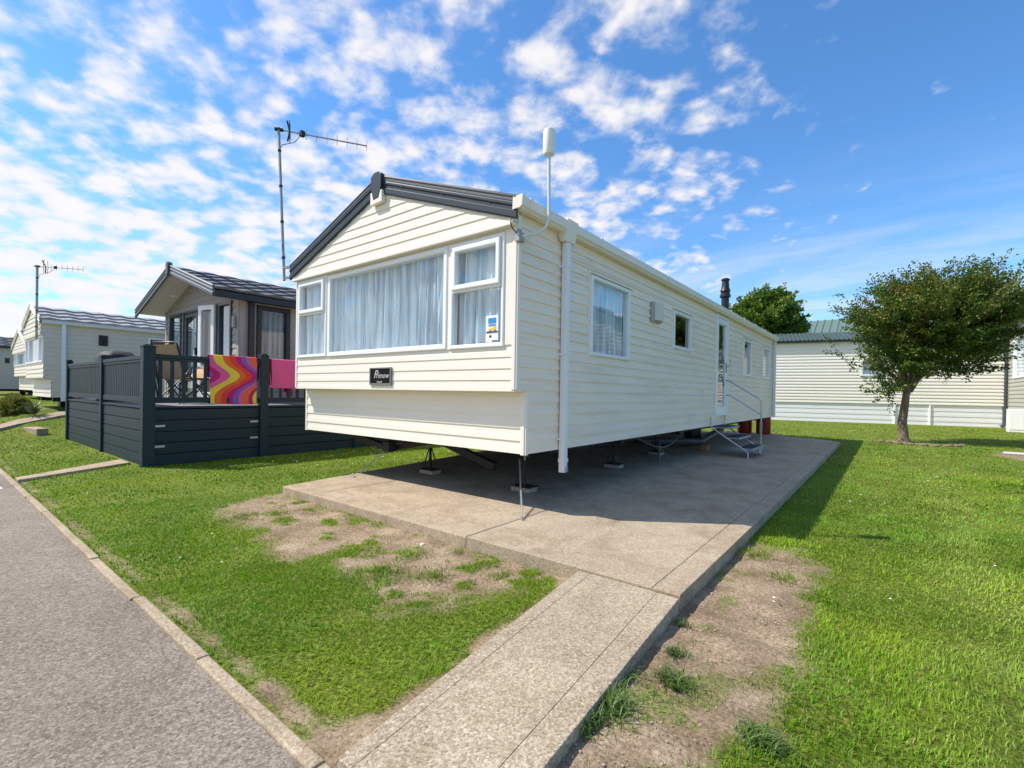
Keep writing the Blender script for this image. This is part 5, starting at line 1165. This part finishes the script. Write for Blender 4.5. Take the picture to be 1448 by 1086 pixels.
def tree(label, base, ells, nspray, per, twig, lsize, pal, fork, trunk_r, trunk_pts=None, spiky=.5, name='small_tree', shrink=.12, limbs=True, flat=.5, spikes=0, sidef=.17, cf=1.9, lr=(.30, .55), ld=.5):
    """ells: (centre offset, radii); sprays = twigs with leaves spread through the volume"""
    t = thing(name, label, 'tree', base); B = np.array(base)
    wood = MB()
    tp = trunk_pts or [(0, 0, 0), (0, 0, fork)]
    wood.tube([tuple(B+np.array(p)) for p in tp], [trunk_r*(1.25-.55*i/(len(tp)-1)) if i else trunk_r*1.7 for i in range(len(tp))], 12)
    F0 = B+np.array(tp[-1])
    vol = np.array([e[1][0]*e[1][1]*e[1][2] for e in ells]); vol = vol/vol.sum()
    S = []; DD = []; 
    for (c, r_), f in zip(ells, vol):
        k = int(nspray*f); q = RNG.normal(0, 1, (k, 3)); q /= np.linalg.norm(q, axis=1)[:, None]
        rr = RNG.uniform(0.25, 1, k)**(.45); q2 = q*rr[:, None]*np.array(r_)*RNG.uniform(.82, 1.08, (k, 1)); S.append(B+np.array(c)+q2)
        d = q*np.array([1, 1, .7])+np.array([0, 0, .45]); DD.append(d/np.linalg.norm(d, axis=1)[:, None])
        if limbs:
            for _ in range(4):
                e_ = F0+(B+np.array(c)-F0)*RNG.uniform(.7, .95)+RNG.normal(0, .3, 3)*np.array(r_); mid = (F0*.55+e_*.45)+np.array([0, 0, .05+.25*np.hypot(*(e_-F0)[:2])])+RNG.normal(0, .07, 3)
                st_ = F0+RNG.normal(0, .03, 3)-np.array([0, 0, RNG.uniform(0, .35)*fork*ld]); rr0 = trunk_r*RNG.uniform(*lr)
                wood.tube([tuple(st_), tuple((st_+mid)/2+np.array([0, 0, .05])), tuple(mid), tuple(e_)], [rr0, rr0*.8, rr0*.6, rr0*.2], 7)
    if spikes:
        for (c, r_), f in zip(ells, vol):
            kk = int(spikes*f)+4; q = RNG.normal(0, 1, (kk, 3)); q[:, 2] = np.abs(q[:, 2])*.8-.05; q /= np.linalg.norm(q, axis=1)[:, None]
            S.append(B+np.array(c)+q*np.array(r_)*1.12); d = q+np.array([0, 0, .35]); DD.append(d/np.linalg.norm(d, axis=1)[:, None]*1.2)
    S = np.concatenate(S); DD = np.concatenate(DD); k = len(S)
    # clumping: drop sprays where a 3-D noise is low so gaps open
    nz = fbm(S[:, 0]*cf+S[:, 2]*cf*.8, S[:, 1]*cf-S[:, 2]*cf*.7, 31); kp = nz > np.quantile(nz, shrink); S, DD, nz = S[kp], DD[kp], nz[kp]; k = len(S)
    ln = twig*RNG.uniform(.5, 1.25, k)
    for i in range(0, k, 3):
        a = S[i]-DD[i]*ln[i]*.4; b = S[i]+DD[i]*ln[i]*.55; wood.tube([tuple(a), tuple(b)], [.008, .003], 4, caps=False)
    tt = RNG.uniform(-.45, .6, (k, per)); side = RNG.normal(0, 1, (k, per, 3))*np.array([1, 1, flat]); side *= (twig*sidef*(1-.6*np.clip(tt, 0, 1))[:, :, None])
    C0 = S[:, None, :]+DD[:, None, :]*(ln[:, None]*tt)[:, :, None]+side; C0 = C0.reshape(-1, 3); D0 = np.repeat(DD, per, 0)
    pick = RNG.random(k); zc = (S[:, 2]-S[:, 2].min())/(np.ptp(S[:, 2])+1e-6)
    colr = np.array(pal[0])*(1-pick)[:, None]+np.array(pal[1])*pick[:, None]
    warm = ((RNG.random(k) < pal[3])*np.clip(zc*1.3, 0, 1))[:, None]; colr = colr*(1-warm)+np.array(pal[2])*warm
    cols = np.repeat(colr, per, 0)*RNG.uniform(.7, 1.3, (k*per, 1))
    wood.build('trunk', BARK, t, smooth=True); leaves('crown', t, C0, D0, lsize, cols); return t
# view-aligned offsets: image-right is (.785,.62), depth is (-.62,.785)
def off(a, h, d=0): return (a*.785-d*.62, a*.62+d*.785, h)
tree('small dark green tree with bronze tips standing alone on the lawn', (2.83, 13.2, 0),
     [(off(.85, 3.2), (1.45, 1.5, 1.0)), (off(-.40, 3.25), (.80, .8, .85)), (off(2.1, 3.3), (1.1, 1.1, .75)), (off(-.15, 2.2), (.75, .7, .5)), (off(.9, 3.95), (1.25, 1.2, .5)), (off(1.25, 2.4), (1.05, 1.0, .5)), (off(-.42, 1.5), (.38, .35, .36)), (off(2.8, 3.6), (.7, .7, .5)), (off(-1.25, 2.25), (.45, .2, .06)), (off(1.6, 2.0), (.5, .5, .25))],
     2150, 62, .76, .060, ((.042, .100, .014), (.115, .190, .020), (.19, .19, .035), .38), 1.2, .105, [(0, 0, 0), (.0, .0, .12), (-.03, 0, .55), (.02, .02, 1.0), (.05, .04, 1.35)], shrink=.34, spikes=300, sidef=.085, cf=2.6, lr=(.22, .40), ld=.12)
tree('dense bright green broadleaf tree showing above the rear end of the cream caravan roof', (-3.35, 28.0, 0),
     [(off(0, 5.6), (1.9, 1.9, 1.7)), (off(-1.2, 5.0), (1.2, 1.3, 1.2)), (off(1.1, 5.1), (1.25, 1.3, 1.25)), (off(.4, 6.6), (1.2, 1.2, .9)), (off(1.7, 4.3), (.9, .9, .8)), (off(-.6, 6.3), (.9, .9, .8))], 1100, 34, .62, .16,
     ((.05, .13, .014), (.15, .27, .028), (.22, .28, .05), .3), 3.0, .20, name='broadleaf_tree', shrink=.06)
# bush by caravan B
def bush(name, label, base, r_, n, size, pal, cat='bush'):
    t = thing(name, label, cat, base); B = np.array(base); q = RNG.normal(0, 1, (n, 3)); q /= np.linalg.norm(q, axis=1)[:, None]; q[:, 2] = np.abs(q[:, 2])
    rr = RNG.uniform(.3, 1, n)**.4; w = .75+.5*fbm(q[:, 0]*3+9, q[:, 1]*3+q[:, 2]*3, 12)
    C0 = B+q*(rr*w)[:, None]*np.array(r_); pick = RNG.random((n, 1)); cols = (np.array(pal[0])*(1-pick)+np.array(pal[1])*pick)*RNG.uniform(.7, 1.3, (n, 1))
    leaves('foliage', t, C0, q, size, cols)
    mb = MB()
    for k in range(7): a = k*.9; mb.tube([tuple(B), (B[0]+.5*r_[0]*math.cos(a), B[1]+.5*r_[1]*math.sin(a), B[2]+.6*r_[2])], [.02, .008], 5)
    mb.build('stem', BARK, t)
bush('bush', 'low rounded yellow green bush in front of the beige caravan', (-15.2, -1.62, .44), (.75, .30, .42), 6000, .075, ((.10, .13, .02), (.27, .25, .05)))
# spiky plant beside the bush
sp = MB(); rg = random.Random(8)
for k in range(90):
    a = rg.uniform(0, 6.28); l = rg.uniform(.25, .5); e = rg.uniform(.4, 1.2); b0 = Vector((-14.15, -1.42, .42)); d = Vector((math.cos(a)*math.cos(e), math.sin(a)*math.cos(e), math.sin(e))); s_ = d.cross(Vector((0, 0, 1))).normalized()*.012
    sp.add([b0-s_, b0+s_, b0+d*l*.6+s_*.8, b0+d*l*.6-s_*.8, b0+d*l+Vector((0, 0, -.06))], [(0, 1, 2, 3), (3, 2, 4)])
tag(sp.build('spiky_plant', mat('spiky_leaf', (.14, .17, .09), .5, var=.2), origin=(-14.15, -1.42, .42)), 'spiky grey green plant right of the yellow green bush', 'plant')
mb = MB(); block(mb, [(-12.9, -1.72), (-12.1, -1.6), (-12.2, -1.40), (-12.95, -1.50)], 0, .19); tag(mb.build('paving_slab', CONC_S, origin=(-12.5, -1.5, 0)), 'loose concrete slab lying on the grass left of the decking', 'slab')
# stones ringing the tree
for k in range(9):
    a = 3.5+k*.33; x = 2.95+.62*math.cos(a)+.05*k; y = 13.0+.75*math.sin(a); s = MB(); s.lathe([(.05, 0), (.085, .02), (.07, .05), (.03, .06)], (x, y, 0), 7)
    tag(s.build('edging_stone', mat('edging_brown', (.20, .15, .11), .9, var=.3), origin=(x, y, 0)), 'brown stone in the ring edging the soil under the small tree', 'stone', 'stones ringing the small tree')
# gull
gl = MB(); c = Vector((-20.5, 12.0, 8.2)); d = Vector((.8, .6, 0)); s_ = Vector((-.6, .8, 0))
gl.tube([tuple(c-d*.2), tuple(c-d*.08), tuple(c+d*.08), tuple(c+d*.2)], [.01, .05, .05, .015], 8)
for k in (-1, 1): gl.add([c+d*.06, c-d*.06, c+s_*k*.3-d*.04+Vector((0, 0, .10)), c+s_*k*.3+d*.05+Vector((0, 0, .10)), c+s_*k*.55-d*.08+Vector((0, 0, .04))], [(0, 1, 2, 3), (3, 2, 4)])
tag(gl.build('bird', mat('bird_grey', (.12, .12, .13), .7), origin=tuple(c)), 'small dark bird flying above the aerial of the beige caravan', 'bird')
